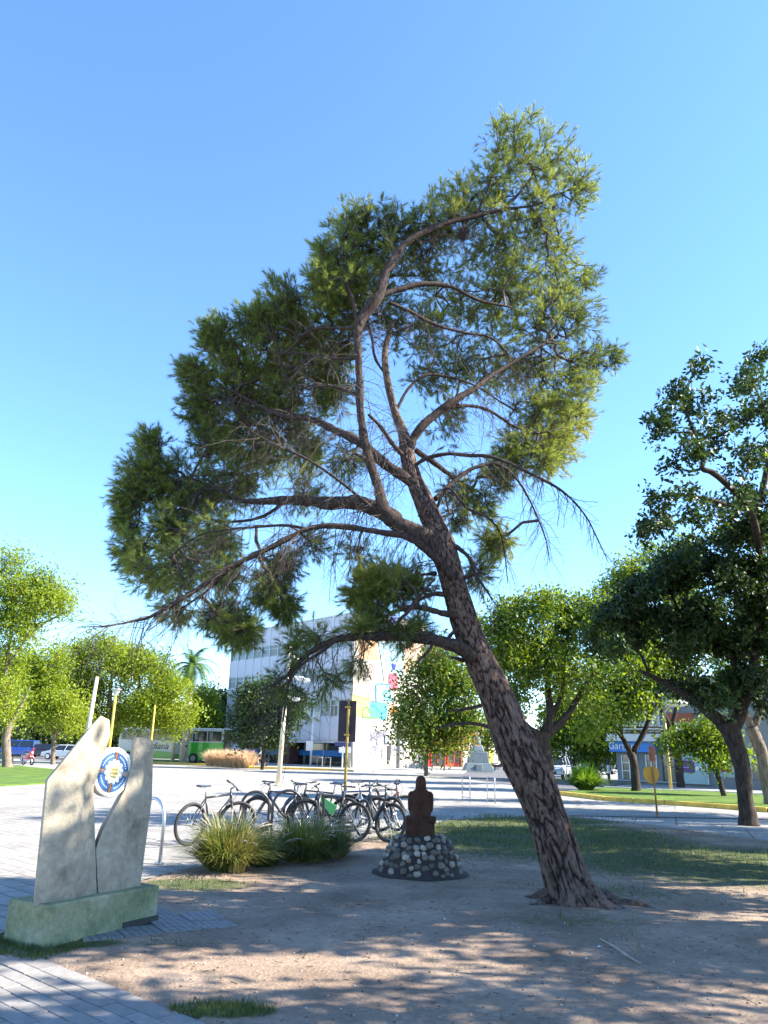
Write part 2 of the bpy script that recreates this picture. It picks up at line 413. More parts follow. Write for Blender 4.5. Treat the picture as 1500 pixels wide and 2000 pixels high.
kerb('street_kerb', [p[:2] for p in lawnR_in[::-1]], m_kerb_w)
lawnL = [(-60, 28.5), (-14.6, 31.2), (-13.6, 36), (-18.5, 50), (-27, 60), (-70, 66)]
sheet('left_lawn', lawnL, 0.02, m_lawn, .05)
lawnL2 = [P(260, 1489)[:2], P(330, 1491.5)[:2], P(420, 1496)[:2], P(490, 1500)[:2], P(500, 1496)[:2], P(400, 1487)[:2], P(260, 1483)[:2]]
sheet('verge', lawnL2, 0.09, m_lawn, .1)
kerb('verge_kerb', lawnL2[:4], m_kerb_y, w=.35, h=.16)
kerb('corner_kerb', [P(490, 1500)[:2], P(600, 1503)[:2], P(690, 1506)[:2]], m_kerb_y, w=.3, h=.14)
kerb('mural_kerb', [P(690, 1507)[:2], P(800, 1509)[:2], P(905, 1511)[:2]], m_kerb_w, w=.3, h=.14)
m_side = ground_mat('far_sidewalk', [(.3, (.33, .31, .28)), (.7, (.42, .40, .36))], (.4, 8), bump=.1)
sheet('sidewalk', [P(490, 1499.6)[:2], P(600, 1502.6)[:2], P(690, 1506.6)[:2], P(800, 1508.6)[:2], P(905, 1510.6)[:2], (12, 100), (-10, 100), (-18, 92)], 0.10, m_side, .1)
sheet('corner_sidewalk', [P(1205, 1536)[:2], P(1500, 1552)[:2], (60, 42), (60, 60), (18, 60), (17, 52)], 0.06, m_side, .09)

# foreground pavers: border stones and running-bond pavers, each one an object
m_paver = M('grey_paver', (.235, .215, .195), .85, var=.16, vscale=9, bump=.25, bscale=80, objrand=.12)
def pavers():
    t = bpy.data.objects.new('paved_path', None); COL.objects.link(t); tag(t, kind='structure')
    bed = MB().add([tuple(PAVE_A-pdx*14+Vector((0, 0, -.024))), tuple(PAVE_A+pdx*12+Vector((0, 0, -.024))), tuple(PAVE_A+pdx*12-pny*8+Vector((0, 0, -.024))), tuple(PAVE_A-pdx*14-pny*8+Vector((0, 0, -.024)))], [(0, 1, 2, 3)]).build('bed', M('joint_sand', (.10, .088, .07), .95, var=.2, vscale=20), t)
    ang = math.atan2(pdx.y, pdx.x); cache = {}
    def piece(name, x, y, L, W):
        key = (name, L, W)
        if key not in cache: o = MB().box(.004, L-.004, .004, W-.004, -.05, .012).build(name, m_paver, t, bevel=.006); cache[key] = o
        else: o = cache[key].copy(); COL.objects.link(o)
        p = PAVE_A+pdx*x-pny*(y+W); o.location = (p.x, p.y, random.uniform(-.003, .003)); o.rotation_euler = (random.uniform(-.006, .006), random.uniform(-.006, .006), ang)
    def seen(x, y):
        p = PAVE_A+pdx*x-pny*y
        if p.y < 3.4: return False
        zc = p.y*.955-1.6*.298; return -0.75*zc < p.x+.35 and p.x < .2*zc and p.y < 9.5
    rest = MB()
    def far_piece(x, y, L, W, z=.012):
        p = PAVE_A+pdx*x-pny*(y+W); rest.box(.004, L-.004, .004, W-.004, -.05, z, Matrix.Translation((p.x, p.y, random.uniform(-.003, .003))) @ Matrix.Rotation(ang, 4, 'Z'))
    # border course
    for i in range(-12, 16):
        if seen(i*.5+.2, .1): piece('border_stone', i*.5, 0, .5, .17)
        else: far_piece(i*.5, 0, .5, .17)
    y = .17; row = 0
    while y < 3.4:
        off = (row % 2)*.13
        for i in range(-30, 36):
            x = i*.26+off
            if seen(x, y): piece('paver', x, y, .26, .13)
            else: far_piece(x, y, .26, .13)
        y += .13; row += 1
    rest.build('paver', m_paver, t, kind='stuff')
pavers()

# tiles laid at the foot of the plinth
def ribbed_tiles():
    t = bpy.data.objects.new('ribbed_tile_apron', None); COL.objects.link(t); tag(t, kind='structure')
    m = M('cement_tile', (.20, .19, .18), .85, var=.25, vscale=8, bump=.2, objrand=.1)
    a = P(205, 1843); b = P(420, 1808); dx = Vector((1, .62, 0)).normalized(); dy = Vector((-.62, 1, 0)).normalized()
    o0 = P(300, 1812)
    first = None
    spots = [(0, 0), (1, 0), (0, -1), (1, -1), (-1, -1), (0, 1), (-1, -2), (2, 0), (0, -2)]
    spots = [(0.0, -1), (1, -1), (0, 0), (1, 0), (-1, -1), (.0, 1), (-2, -1)]
    for (i, j) in spots:
        if first is None:
            mb = MB(); s = .34; k = 5; g = .008
            for q in range(k):
                for w in range(2):
                    mb.box(q*s/k+g/2, (q+1)*s/k-g/2, w*s/2+g/2, (w+1)*s/2-g/2, 0, .022)
            mb.box(0.002, s-.002, .002, s-.002, -.04, .014)
            o = first = mb.build('tile', m, t)
        else:
            o = first.copy(); COL.objects.link(o)
        p = o0+dx*(i*.35)+dy*(j*.35); o.location = (p.x, p.y, .002+random.uniform(0, .008)); o.rotation_euler = (random.uniform(-.02, .02), random.uniform(-.02, .02), math.atan2(dx.y, dx.x)+random.uniform(-.03, .03))
ribbed_tiles()

# grass blades on the dirt (uncountable)
def blades(name, fn, n, bounds, zf, mat, hmin=.03, hmax=.07, w=.004, lean=.5, rng=RNG):
    x = rng.uniform(bounds[0], bounds[1], n); y = rng.uniform(bounds[2], bounds[3], n)
    keep = np.array([fn(a, b) > rng.random()*1.0 for a, b in zip(x, y)]); x = x[keep]; y = y[keep]; n = len(x)
    z = np.array([zf(a, b) for a, b in zip(x, y)]); h = rng.uniform(hmin, hmax, n)*(0.8+0.02*y); a = rng.uniform(0, 2*np.pi, n); ww = w*(1+y*.06)
    tip = np.stack([x+rng.normal(0, lean, n)*h, y+rng.normal(0, lean, n)*h, z+h], 1)
    V = np.stack([np.stack([x-np.cos(a)*ww, y-np.sin(a)*ww, z-.005], 1), np.stack([x+np.cos(a)*ww, y+np.sin(a)*ww, z-.005], 1), tip], 1)
    return mesh_np(name, V.reshape(-1, 3), np.arange(n*3).reshape(-1, 3), mat, kind='stuff')
m_blade = leaf_mat('grass_blade', (.045, .07, .015), (.12, .155, .035), .3, nscale=1.5, c3=(.24, .22, .09))
def gd(x, y):
    g = grass_density(x, y); n = mnoise.noise(Vector((x*1.1, y*1.1, 0)))*.5+mnoise.noise(Vector((x*5, y*5, 5)))*.45-.08
    return max(0, g-.28+n)*1.1
o = blades('grass', gd, 90000, (-4, 11, 5, 23), lambda x, y: ground_h(x, y)*min(1, edge_dist(x, y)/.35)+.006, m_blade)
tag(o, 'thin trodden grass growing through the dirt around the leaning pine', 'grass')
o = blades('grass', lambda x, y: 1.0 if inpoly(np.array([x]), np.array([y]), [(-3.15, 6.9), (-2.6, 6.65), (-2.3, 7.2), (-2.65, 7.05), (-3.2, 7.4)])[0] else (.9 if math.hypot((x+.95)/.35, (y-5.62)/.16) < 1 else 0), 60000, (-3.7, -.4, 5.3, 8.2), lambda x, y: .005, m_blade, .03, .06, .0025)
tag(o, 'bright tufts of grass at the foot of the concrete plinth and beside the border stones', 'grass')

# ------------------------------------------------------------------ trees
def bark_mat(name, c_plate, c_crack, bump=.6, bsc=12, stretch=.25):
    m = bpy.data.materials.new(name); m.use_nodes = True; n = m.node_tree.nodes; l = m.node_tree.links; b = n['Principled BSDF']
    b.inputs['Roughness'].default_value = .9; b.inputs['Specular IOR Level'].default_value = .2
    tc = n.new('ShaderNodeTexCoord'); mp = n.new('ShaderNodeMapping'); mp.inputs['Scale'].default_value = (1, 1, stretch); l.new(tc.outputs['Object'], mp.inputs['Vector'])
    nz = n.new('ShaderNodeTexNoise'); nz.inputs['Scale'].default_value = bsc; nz.inputs['Detail'].default_value = 8; nz.inputs['Roughness'].default_value = .7; l.new(mp.outputs[0], nz.inputs['Vector'])
    cr = n.new('ShaderNodeValToRGB'); cr.color_ramp.elements[0].position = .38; cr.color_ramp.elements[1].position = .62; cr.color_ramp.elements[0].color = (*c_crack, 1); cr.color_ramp.elements[1].color = (*c_plate, 1)
    at = n.new('ShaderNodeAttribute'); at.attribute_name = 'plate'
    ad = n.new('ShaderNodeMath'); ad.operation = 'SUBTRACT'; l.new(nz.outputs['Fac'], ad.inputs[0]); l.new(at.outputs['Fac'], ad.inputs[1])
    l.new(ad.outputs[0], cr.inputs['Fac']); l.new(cr.outputs[0], b.inputs['Base Color'])
    bp = n.new('ShaderNodeBump'); bp.inputs['Strength'].default_value = bump; bp.inputs['Distance'].default_value = .03; l.new(nz.outputs['Fac'], bp.inputs['Height']); l.new(bp.outputs[0], b.inputs['Normal'])
    return m
m_pinebark = bark_mat('pine_bark', (.17, .115, .09), (.030, .018, .014), .8, 22, .5)
m_pinelimb = bark_mat('pine_limb_bark', (.080, .056, .046), (.026, .018, .015), .7, 30, .4)
m_twig = M('dry_twig', (.075, .055, .046), .9, var=.3, vscale=4)
m_bark_d = bark_mat('dark_bark', (.075, .056, .044), (.022, .017, .014), .7, 14, .3)
m_bark_l = bark_mat('light_bark', (.24, .19, .145), (.10, .075, .055), .6, 10, .3)

def limb_mesh(name, pts, rads, mat, parent, n=14, sub=8, rough=.12, plates=False, smooth=True):
    pts, rads = catmull(pts, rads, sub)
    V, F = tube_arrays(pts, rads, n, True); N = len(pts)
    V2 = []; pl = []
    for i in range(N):
        for j in range(n):
            v = V[i*n+j]; d = v-pts[i]; r = d.length
            w = mnoise.noise(v*(0.22/max(.02, r)))*rough+mnoise.noise(v*(1.0/max(.03, r)))*rough*.5
            V2.append(pts[i]+d*(1+w)); pl.append(0.0)
    return mesh_np(name, V2, F, mat, parent, smooth=smooth, attr={'plate': pl})

def grow(skel, skel_r, blobs, rng, shell=.35, jitter=.0):
    """nodes spread through ellipsoids and joined to the nearest wood; returns points, parents (index into skel+nodes), radii"""
    pts = []
    for (c, r, n) in blobs:
        c = np.array(c); r = np.array(r) if hasattr(r, '__len__') else np.array([r, r, r])
        d = rng.normal(size=(n, 3)); d /= np.linalg.norm(d, axis=1, keepdims=True)
        q = rng.random(n)**shell*np.clip(1+.16*rng.normal(size=n), .5, 1.5); pts.append(c+d*r*q[:, None])
    pts = np.concatenate(pts); sk = np.array(skel)
    d0 = np.sqrt(((pts[:, None, :]-sk[None])**2).sum(2).min(1)) if len(sk)*len(pts) < 6e6 else np.array([np.sqrt(((p-sk)**2).sum(1).min()) for p in pts])
    pts = pts[np.argsort(d0)]; S = len(sk); al = np.zeros((S+len(pts), 3)); al[:S] = sk; al[S:] = pts
    par = np.full(S+len(pts), -1); cost = np.zeros(S+len(pts))
    for i in range(S, S+len(pts)):
        dd = np.sqrt(((al[:i]-al[i])**2).sum(1)); k = int(np.argmin(dd+cost[:i]*.25)); par[i] = k; cost[i] = cost[k]+dd[k]
    cnt = np.ones(S+len(pts))
    for i in range(S+len(pts)-1, S-1, -1):
        if par[i] >= 0: cnt[par[i]] += cnt[i]
    return al, par, cnt, S

def twig_mesh(name, al, par, cnt, S, mat, parent, r0=.003, rmax=.05, sag=.06, rng=RNG):
    ids = np.arange(S, len(al)); A = al[par[ids]]; B = al[ids]; L = np.linalg.norm(B-A, axis=1)
    mid = (A+B)/2+rng.normal(size=A.shape)*L[:, None]*.07; mid[:, 2] += L*sag
    rb = np.minimum(rmax, r0*np.sqrt(cnt[ids])); ra = np.minimum(rmax, r0*np.sqrt(cnt[ids]+1)*1.08)
    V1, F1 = segs_mesh(A, mid, ra, (ra+rb)/2); V2, F2 = segs_mesh(mid, B, (ra+rb)/2, rb)
    return mesh_np(name, np.concatenate([V1, V2]), np.concatenate([F1, F2+len(V1)]), mat, parent, kind='stuff')

def leaf_template(nleaf, spread, leaf, width, rng, droop=0.0, fold=True):
    V = []; F = []
    for i in range(nleaf):
        p = rng.normal(size=3)*spread*.5; p[2] = abs(p[2])+spread*.1
        d = rng.normal(size=3); d[2] = abs(d[2])*.6; d /= np.linalg.norm(d); s = np.cross(d, rng.normal(size=3)); s /= np.linalg.norm(s)
        L = leaf*rng.uniform(.7, 1.25); w = width*rng.uniform(.8, 1.2); nrm = np.cross(d, s); b = len(V)
        V += [p, p+d*L*.5+s*w*.5+nrm*w*.12, p+d*L, p+d*L*.5-s*w*.5+nrm*w*.12]
        F += [(b, b+1, b+2), (b, b+2, b+3)]
    return np.array(V), np.array(F)

def needle_template(n, length, twig, w, rng, spread=.75):
    V = []; F = []
    for i in range(n):
        t = rng.uniform(.15, 1.0)**.7; p = np.array([0, 0, twig*(t-1)]); a = rng.uniform(0, 2*np.pi); op = spread*rng.uniform(.35, 1.15)*(1.25-.75*t)+.12
        d = np.array([np.cos(a)*np.sin(op), np.sin(a)*np.sin(op), np.cos(op)]); s = np.cross(d, rng.normal(size=3)); s /= np.linalg.norm(s)
        L = length*rng.uniform(.75, 1.15); b = len(V); bend = np.array([0, 0, -.0])
        V += [p-s*w*.5, p+s*w*.5, p+d*L+bend]; F += [(b, b+1, b+2)]
    return np.array(V), np.array(F)

def bl(px, py, r, Y, n=1.0, dy=None, sq=1.0):
    """a clump of crown seen at (px,py) with an apparent radius r, standing Y metres off"""
    c = U(px, py, Y); zc = Vector((0, math.cos(TILT), math.sin(TILT))).dot(c-Vector((0, 0, CAM_Z)))
    rr = r*zc/1500
    return (tuple(c), (rr, (dy if dy else rr), rr*sq), n)

def build_pine():
    rng = np.random.default_rng(11)
    base = P(1112, 1768)
    t = thing('pine_tree', 'tall leaning pine with furrowed bark and an open needle crown against the sky', 'tree', base)
    off = Vector(base)
    def loc(p): return Vector(p)-off
    def wr(px, Y, py=1000): 
        c = U(750, py, Y); zc = Vector((0, math.cos(TILT), math.sin(TILT))).dot(c-Vector((0, 0, CAM_Z))); return px*zc/1500/2
    # trunk centre line: (px, py, width px, distance)
    TR = [(1142, 1800, 170, 9.45), (1127, 1768, 122, 9.45), (1114, 1735, 104, 9.45), (1099, 1690, 96, 9.46), (1080, 1630, 88, 9.48), (1066, 1590, 84, 9.5), (1045, 1535, 90, 9.5), (1015, 1470, 88, 9.5), (988, 1410, 80, 9.5), (962, 1345, 72, 9.48), (936, 1285, 66, 9.45), (912, 1225, 56, 9.42), (893, 1165, 52, 9.4), (878, 1110, 50, 9.4), (862, 1062, 52, 9.42), (843, 1015, 42, 9.5), (826, 975, 38, 9.6), (806, 930, 34, 9.7), (795, 885, 28, 9.8), (787, 845, 20, 9.9), (770, 800, 16, 10), (757, 745, 14, 10.1), (752, 690, 12, 10.2), (765, 630, 9, 10.3)]
    pts = [loc(U(a, b, d)) for a, b, w, d in TR]; rad = [wr(w*(.86 if b > 1240 else .93), d, b) for a, b, w, d in TR]
    sp, sr = catmull(pts, rad, 22)
    n = 110; V, F = tube_arrays(sp, sr, n, True); N = len(sp)
    s = [0.0]
    for i in range(1, N): s.append(s[-1]+(sp[i]-sp[i-1]).length)
    # plates: stretched cells, furrows between them
    ii, jj = np.meshgrid(np.arange(N), np.arange(n), indexing='ij'); th = 2*np.pi*jj/n; sv = np.array(s)[ii]; rr = np.array(sr)[ii]
    R0 = .30
    qx = np.cos(th)*R0; qy = np.sin(th)*R0; stretch = .25+.30*np.clip((sv-2.6)/2.5, 0, 1); qz = sv*stretch
    cells = 1150; H = float((sv*stretch).max()); cp = np.stack([*(lambda a: (np.cos(a)*R0, np.sin(a)*R0))(rng.uniform(0, 2*np.pi, cells)), rng.uniform(-.1, H+.1, cells)], 1)
    kd = KDTree(cells)
    for k, c in enumerate(cp): kd.insert(c, k)
    kd.balance()
    disp = np.zeros((N, n)); plate = np.zeros((N, n)); cr = rng.random(cells)
    for i in range(N):
        for j in range(n):
            wv = mnoise.noise_vector(Vector((qx[i, j]*7, qy[i, j]*7, qz[i, j]*9)))*.018
            f = kd.find_n((qx[i, j]+wv.x, qy[i, j]+wv.y, qz[i, j]+wv.z), 2); e = (f[1][2]-f[0][2])
            g = min(1, e/.013); g = g*g*(3-2*g); disp[i, j] = (g-.6)*.030+(cr[f[0][1]]-.5)*.012; plate[i, j] = (1-g)*.26-.05+(cr[f[0][1]]-.5)*.12
    V2 = []
    for i in range(N):
        fl = 1.0
        for j in range(n):
            v = V[i*n+j]; d = v-sp[i]; r = d.length; dd = d/r
            k = min(1, r/.22)
            lob = 0.0
            if s[i] < .75: lob = (.5+.5*math.cos(5*th[i, j]+1.3))*.12*(1-s[i]/.75)**2
            lum = mnoise.noise(v*1.6)*.03*k
            V2.append(v+dd*(disp[i, j]*k+lob+lum))
    mesh_np('trunk', V2, F, m_pinebark, t, smooth=True, attr={'plate': plate.ravel()})
    skel = []; 
    def addsk(p, r):
        for a, b, ra in zip(p[:-1], p[1:], r[:-1]):
            L = (b-a).length; k = max(1, int(L/.12))
            for q in range(k): skel.append(tuple(a+(b-a)*(q/k)))
    tp, tr = catmull(pts[12:], rad[12:], 4); addsk(tp, tr)
    # limbs traced from the tree: list of (px,py,width px,distance)
    BR = {
     'A': [(868,1085,46,9.4),(830,1050,44,9.35),(790,1028,40,9.3),(752,1003,34,9.25),(738,955,24,9.3),(718,885,22,9.35),(704,810,20,9.4),(698,730,18,9.45),(696,660,20,9.5),(704,625,28,9.5),(738,578,26,9.5),(754,525,20,9.55),(795,477,17,9.6),(860,443,14,9.7),(930,420,11,9.8),(985,408,8,9.9)],
     'A2': [(738,578,16,9.5),(780,562,15,9.6),(830,555,13,9.7),(880,560,10,9.85),(930,585,8,10),(1000,600,5,10.2)],
     'A3': [(760,590,8,9.55),(800,610,9,9.7),(850,636,8,9.9),(905,648,7,10.1),(960,662,5,10.3),(1000,700,3,10.4)],
     'A4': [(704,640,9,9.5),(670,640,8,9.6),(620,643,7,9.75),(580,660,5,9.9)],
     'A5': [(702,775,9,9.42),(660,758,8,9.6),(610,755,6,9.8),(560,770,4,10)],
     'A6': [(700,640,14,9.5),(690,590,11,9.7),(670,540,8,9.9),(680,480,5,10)],
     'B': [(815,950,26,9.6),(778,922,28,9.65),(740,900,26,9.75),(705,868,24,9.85),(660,842,20,10),(610,822,15,10.2),(555,812,11,10.4),(500,790,8,10.7),(450,760,5,10.9)],
     'D': [(797,885,26,9.8),(812,850,20,9.75),(845,815,20,9.75),(890,783,18,9.8),(930,755,14,9.9),(955,738,10,10),(1010,700,7,10.3),(1080,660,4,10.6)],
     'D2': [(855,808,10,9.75),(900,795,9,9.9),(950,800,8,10.1),(1000,830,6,10.3),(1050,850,4,10.5)],
     'D3': [(775,800,8,10),(800,760,7,10.1),(830,735,7,10.2),(880,735,6,10.3),(930,755,5,10.4),(985,790,3,10.6)],
     'E': [(805,915,10,9.7),(826,898,10,9.65),(868,889,10,9.6),(915,890,10,9.5),(968,896,9,9.4),(1033,926,8,9.3),(1098,956,6,9.2),(1142,1004,4,9.15),(1165,1050,3,9.1),(1188,1098,1.5,9.1)],
     'E2': [(850,975,12,9.55),(877,945,11,9.7),(920,917,10,9.8),(968,908,9,9.85),(1007,930,7,9.8),(1033,973,5,9.75),(1064,1043,3.5,9.7),(1074,1098,1.5,9.7)],
     'E3': [(812,880,14,9.8),(850,905,13,10),(890,935,10,10.3),(930,960,7,10.6)],
     'F': [(775,1015,38,9.3),(735,996,36,9.5),(690,982,34,9.75),(640,982,30,10),(590,978,26,10.2),(540,978,20,10.4),(500,978,15,10.6),(462,974,10,10.8),(420,950,7,11),(360,930,4,11.2)],
     'F2': [(560,978,9,10.3),(510,1010,8,10.3),(450,1020,6,10.4),(390,1010,4,10.6)],
     'G': [(885,1128,20,9.25),(850,1090,19,9.1),(800,1055,17,8.95),(740,1037,15,8.85),(660,1027,14,8.8),(600,1033,13,8.8),(530,1065,13,8.75),(450,1110,12,8.7),(370,1158,11,8.65),(300,1196,8,8.6),(262,1212,6,8.6),(215,1218,4,8.55),(150,1225,1.5,8.5)],
     'G2': [(600,1033,7,8.8),(560,1025,7,8.9),(500,1030,6,9.1),(440,1035,5,9.3),(385,1045,4,9.5),(330,1090,3,9.8)],
     'G3': [(450,1110,8,8.7),(400,1160,6,8.8),(350,1190,4,8.9),(288,1232,1.5,9)],
     'H': [(925,1285,34,9.3),(896,1262,32,9.2),(850,1248,30,9.1),(800,1243,26,9.05),(740,1242,22,9.0),(690,1246,18,8.95),(640,1258,14,8.9),(595,1283,12,8.85),(568,1312,10,8.8),(540,1335,6,8.8),(500,1352,3,8.8)],
     'H2': [(650,1256,8,8.9),(620,1278,8,8.8),(590,1300,6,8.75),(555,1340,4,8.7)],
     'H3': [(590,1287,9,8.85),(565,1330,8,8.85),(560,1370,6,8.85),(552,1410,4,8.85)],
     'H4': [(770,1243,10,9),(780,1215,9,8.95),(800,1190,8,8.9),(822,1158,7,8.9),(850,1130,5,8.95)],
     'H5': [(850,1248,9,9.05),(835,1275,7,8.9),(820,1288,6,8.8),(812,1300,3,8.8)],
     'I': [(893,1202,18,9.3),(860,1195,15,9.2),(820,1188,13,9.1),(777,1187,9,9)],
     'I2': [(880,1162,14,9.35),(850,1162,11,9.25),(815,1172,8,9.2),(790,1195,5,9.2)],
     'J': [(742,1003,8,9.25),(706,976,8,9.2),(655,930,7,9.15),(600,900,6,9.1),(545,876,5,9.1),(500,848,4,9.1),(468,823,2,9.1)],
     'K': [(912,1225,12,9.35),(890,1235,10,9.3),(870,1248,8,9.25),(850,1262,4,9.2)],
     'L': [(876,1058,14,9.4),(912,1086,9,9.3),(929,1125,7,9.2),(950,1155,5,9.1),(970,1185,2,9.1)],
     'Mm': [(850,1000,9,9.5),(873,952,7,9.4),(912,991,6,9.3),(955,1010,5,9.2),(981,1051,4,9.2),(992,1140,2,9.2)],
     'T': [(800,900,14,9.8),(772,870,12,9.6),(745,835,10,9.4),(720,810,7,9.2)],
     'Q': [(697,700,8,9.45),(650,700,7,9.7),(600,690,6,10),(540,690,4,10.3)],
     'Q2': [(760,740,7,10.1),(735,700,7,10.2),(720,650,6,10.4),(700,560,4,10.6)],
     'W': [(985,408,8,9.9),(1020,370,6,10),(1040,330,5,10.1),(1010,280,3,10.2)],
     'W2': [(930,420,7,9.8),(950,370,5,9.9),(970,320,4,10)],
     'W3': [(985,408,7,9.9),(1050,400,5,10),(1110,370,3,10.1)]}
    dead_from = []
    for k, seq in BR.items():
        p = [loc(U(a, b, d)) for a, b, w, d in seq]; r = [wr(w*.80, d, b) for a, b, w, d in seq]
        # small kinks so that limbs do not look drawn with a ruler
        for q in range(1, len(p)-1): p[q] = p[q]+Vector(rng.normal(size=3).tolist())*.012
        limb_mesh('branch', p, r, m_pinelimb, t, n=18 if r[0] > .05 else 10, sub=10, rough=.28)
        cp_, crr = catmull(p, r, 5); addsk(cp_, crr)
        if k in 'G H F E J B E2 G2 Mm L G3 H3 A D T Q A5 D2 A3'.split(): dead_from.append((k, cp_, crr))
    # needle crown: clumps (px, py, r, distance, nodes)
    C = [(1000,285,58,10.0,60),(1062,335,70,10.2,60),(1118,372,48,10.2,40),(955,365,58,10.1,60),(1045,440,80,10.4,80),(900,405,52,10.1,45),(862,440,58,10.1,50),(960,485,80,10.5,80),(1090,490,42,10.6,22),
     (700,462,62,10.2,75),(655,520,55,10.2,70),(770,455,45,10.2,40),(820,462,48,10.2,40),(680,590,70,10.4,90),(745,540,60,10.3,60),(640,570,40,10.0,40),(840,530,60,10.6,50),
     (1000,560,75,10.8,70),(1090,555,58,10.9,55),(1142,540,26,10.9,16),(1060,635,80,11,80),(1125,620,45,11,34),(965,610,65,11,55),(900,600,55,10.9,40),(830,640,60,10.8,55),(760,640,50,10.8,40),
     (1145,715,48,11.2,44),(1188,695,26,11.2,18),(1100,775,70,11.2,70),(1045,810,70,11,80),(1085,860,48,10.8,60),(1010,880,52,10.6,60),(1120,820,40,10.9,30),(965,720,70,11.2,60),(900,715,60,11.2,50),(840,740,50,11,34),(880,820,45,11,22),(1040,720,60,11.2,50),(1065,900,35,10.4,26),
     (565,610,58,10.6,70),(505,640,48,10.8,55),(425,662,42,10.9,50),(610,680,65,10.9,75),(545,715,75,11.2,90),(455,720,62,11.3,80),(385,742,38,11.2,45),(400,800,48,11.4,60),(480,800,80,11.6,110),(560,800,75,11.6,85),(430,865,58,11.6,75),(510,880,62,11.8,70),(640,760,60,11.4,60),(600,880,48,11.6,40),(660,690,50,11.2,50),
     (300,868,30,11.0,22),(290,920,46,11.2,50),(262,965,40,11.2,45),(335,955,62,11.4,80),(405,965,58,11.5,65),(465,940,50,11.6,45),(345,1035,62,11.2,75),(270,1080,42,11.0,45),(300,1130,50,10.6,55),(365,1110,55,10.2,65),(425,1050,48,10.4,45),(345,1190,32,10.2,26),(435,1120,42,9.9,45),(255,1020,30,11.2,25),
     (450,1212,40,9.5,60),(530,1150,45,9.5,55),(545,1100,34,9.5,34),(475,1232,26,9.3,26),(560,1180,22,9.5,20),(420,1200,22,9.4,20),
     (722,1150,34,9.3,40),(762,1150,46,9.4,60),(812,1145,32,9.5,34),(742,1205,30,9.2,30),(700,1165,22,9.3,22),(962,1062,30,10,30),(935,1115,24,9.8,20),(985,1050,18,10,12),(900,960,36,10.5,32),(960,935,36,10.6,40),(940,985,24,10.4,16),(890,1010,24,10.2,16),
     (585,1262,28,8.9,15),(620,1240,24,9,9),(700,1226,26,9,16),(780,1236,18,9.05,16),(640,1325,22,8.9,7),(550,1345,30,8.9,9),(580,1385,16,8.9,3),(700,1300,24,9,6),(820,1225,20,9.2,14),
     (600,960,40,10.4,16),(680,900,45,10.6,20),(610,1060,34,9.6,12),(700,1080,34,9.4,8)]
    blobs = []
    for (a, b, r, d, nn) in C:
        c, rr, _ = bl(a, b, r*.86, d)
        depth = max(.45, rr[0]*1.6) if r > 35 else rr[0]*1.2
        blobs.append((tuple(Vector(c)-off), (rr[0], depth, rr[2]), int(nn*(1.9 if (a < 720 and b < 1090) else 1.25))))
    al, par, cnt, S = grow(skel, None, blobs, rng, shell=.5)
    twig_mesh('twigs', al, par, cnt, S, m_twig, t, r0=.0034, rmax=.024, sag=.05, rng=rng)
    ids = np.arange(S, len(al)); nodes = al[ids]; dirs = nodes-al[par[ids]]; dirs /= np.linalg.norm(dirs, axis=1, keepdims=True)+1e-9
    cen = np.array(loc((-.4, 10.4, 6.5)))
    # short shoots at every node, a needle brush at each tip
    K = 6; base_p = np.repeat(nodes, K, 0); dd = np.repeat(dirs, K, 0)+rng.normal(size=(len(base_p), 3))*.75; outw = base_p-cen; outw /= np.linalg.norm(outw, axis=1, keepdims=True)
    dd = dd+outw*.35; dd[:, 2] += np.where(base_p[:, 2] > 3.5, .30, -.12); dd /= np.linalg.norm(dd, axis=1, keepdims=True)
    L = rng.uniform(.08, .24, len(base_p)); tips = base_p+dd*L[:, None]
    V, F = segs_mesh(base_p, tips, np.full(len(tips), .0026), np.full(len(tips), .0018)); mesh_np('shoots', V, F, m_twig, t, kind='stuff')
    m_needle = leaf_mat('pine_needles', (.050, .085, .022), (.30, .36, .075), .46, .5, nscale=.7, c3=(.38, .35, .11))
    Vs = []; Fs = []; o_ = 0
    tmpl = [needle_template(34, .088, .13, .0048, rng) for _ in range(6)]; which = rng.integers(0, 6, len(tips))
    for k in range(6):
        s_ = which == k; V, F = scatter(*tmpl[k], tips[s_], dd[s_], rng.uniform(.75, 1.2, s_.sum()), rng=rng); Vs.append(V); Fs.append(F+o_); o_ += len(V)
    mesh_np('needles', np.concatenate(Vs), np.concatenate(Fs), m_needle, t, kind='stuff')
    # dead drooping twigs under the big limbs, with side twigs
    A = []; B = []; ra = []; rb = []
    def walk(p, d, L, r, depth, droop):
        seg = .07; nS = max(2, int(L/seg))
        for q in range(nS):
            d = (d+Vector(rng.normal(size=3).tolist())*.16+Vector((0, 0, -droop))).normalized(); q2 = p+d*seg; r2 = r*(1-.75/nS)
            A.append(tuple(p)); B.append(tuple(q2)); ra.append(r); rb.append(r2); p = q2; r = r2
            if depth < 2 and rng.random() < .62:
                sd_ = (d+Vector(rng.normal(size=3).tolist())*.75).normalized(); walk(p, sd_, L*(1-q/nS)*.55+.06, r*.62, depth+1, droop*.6)
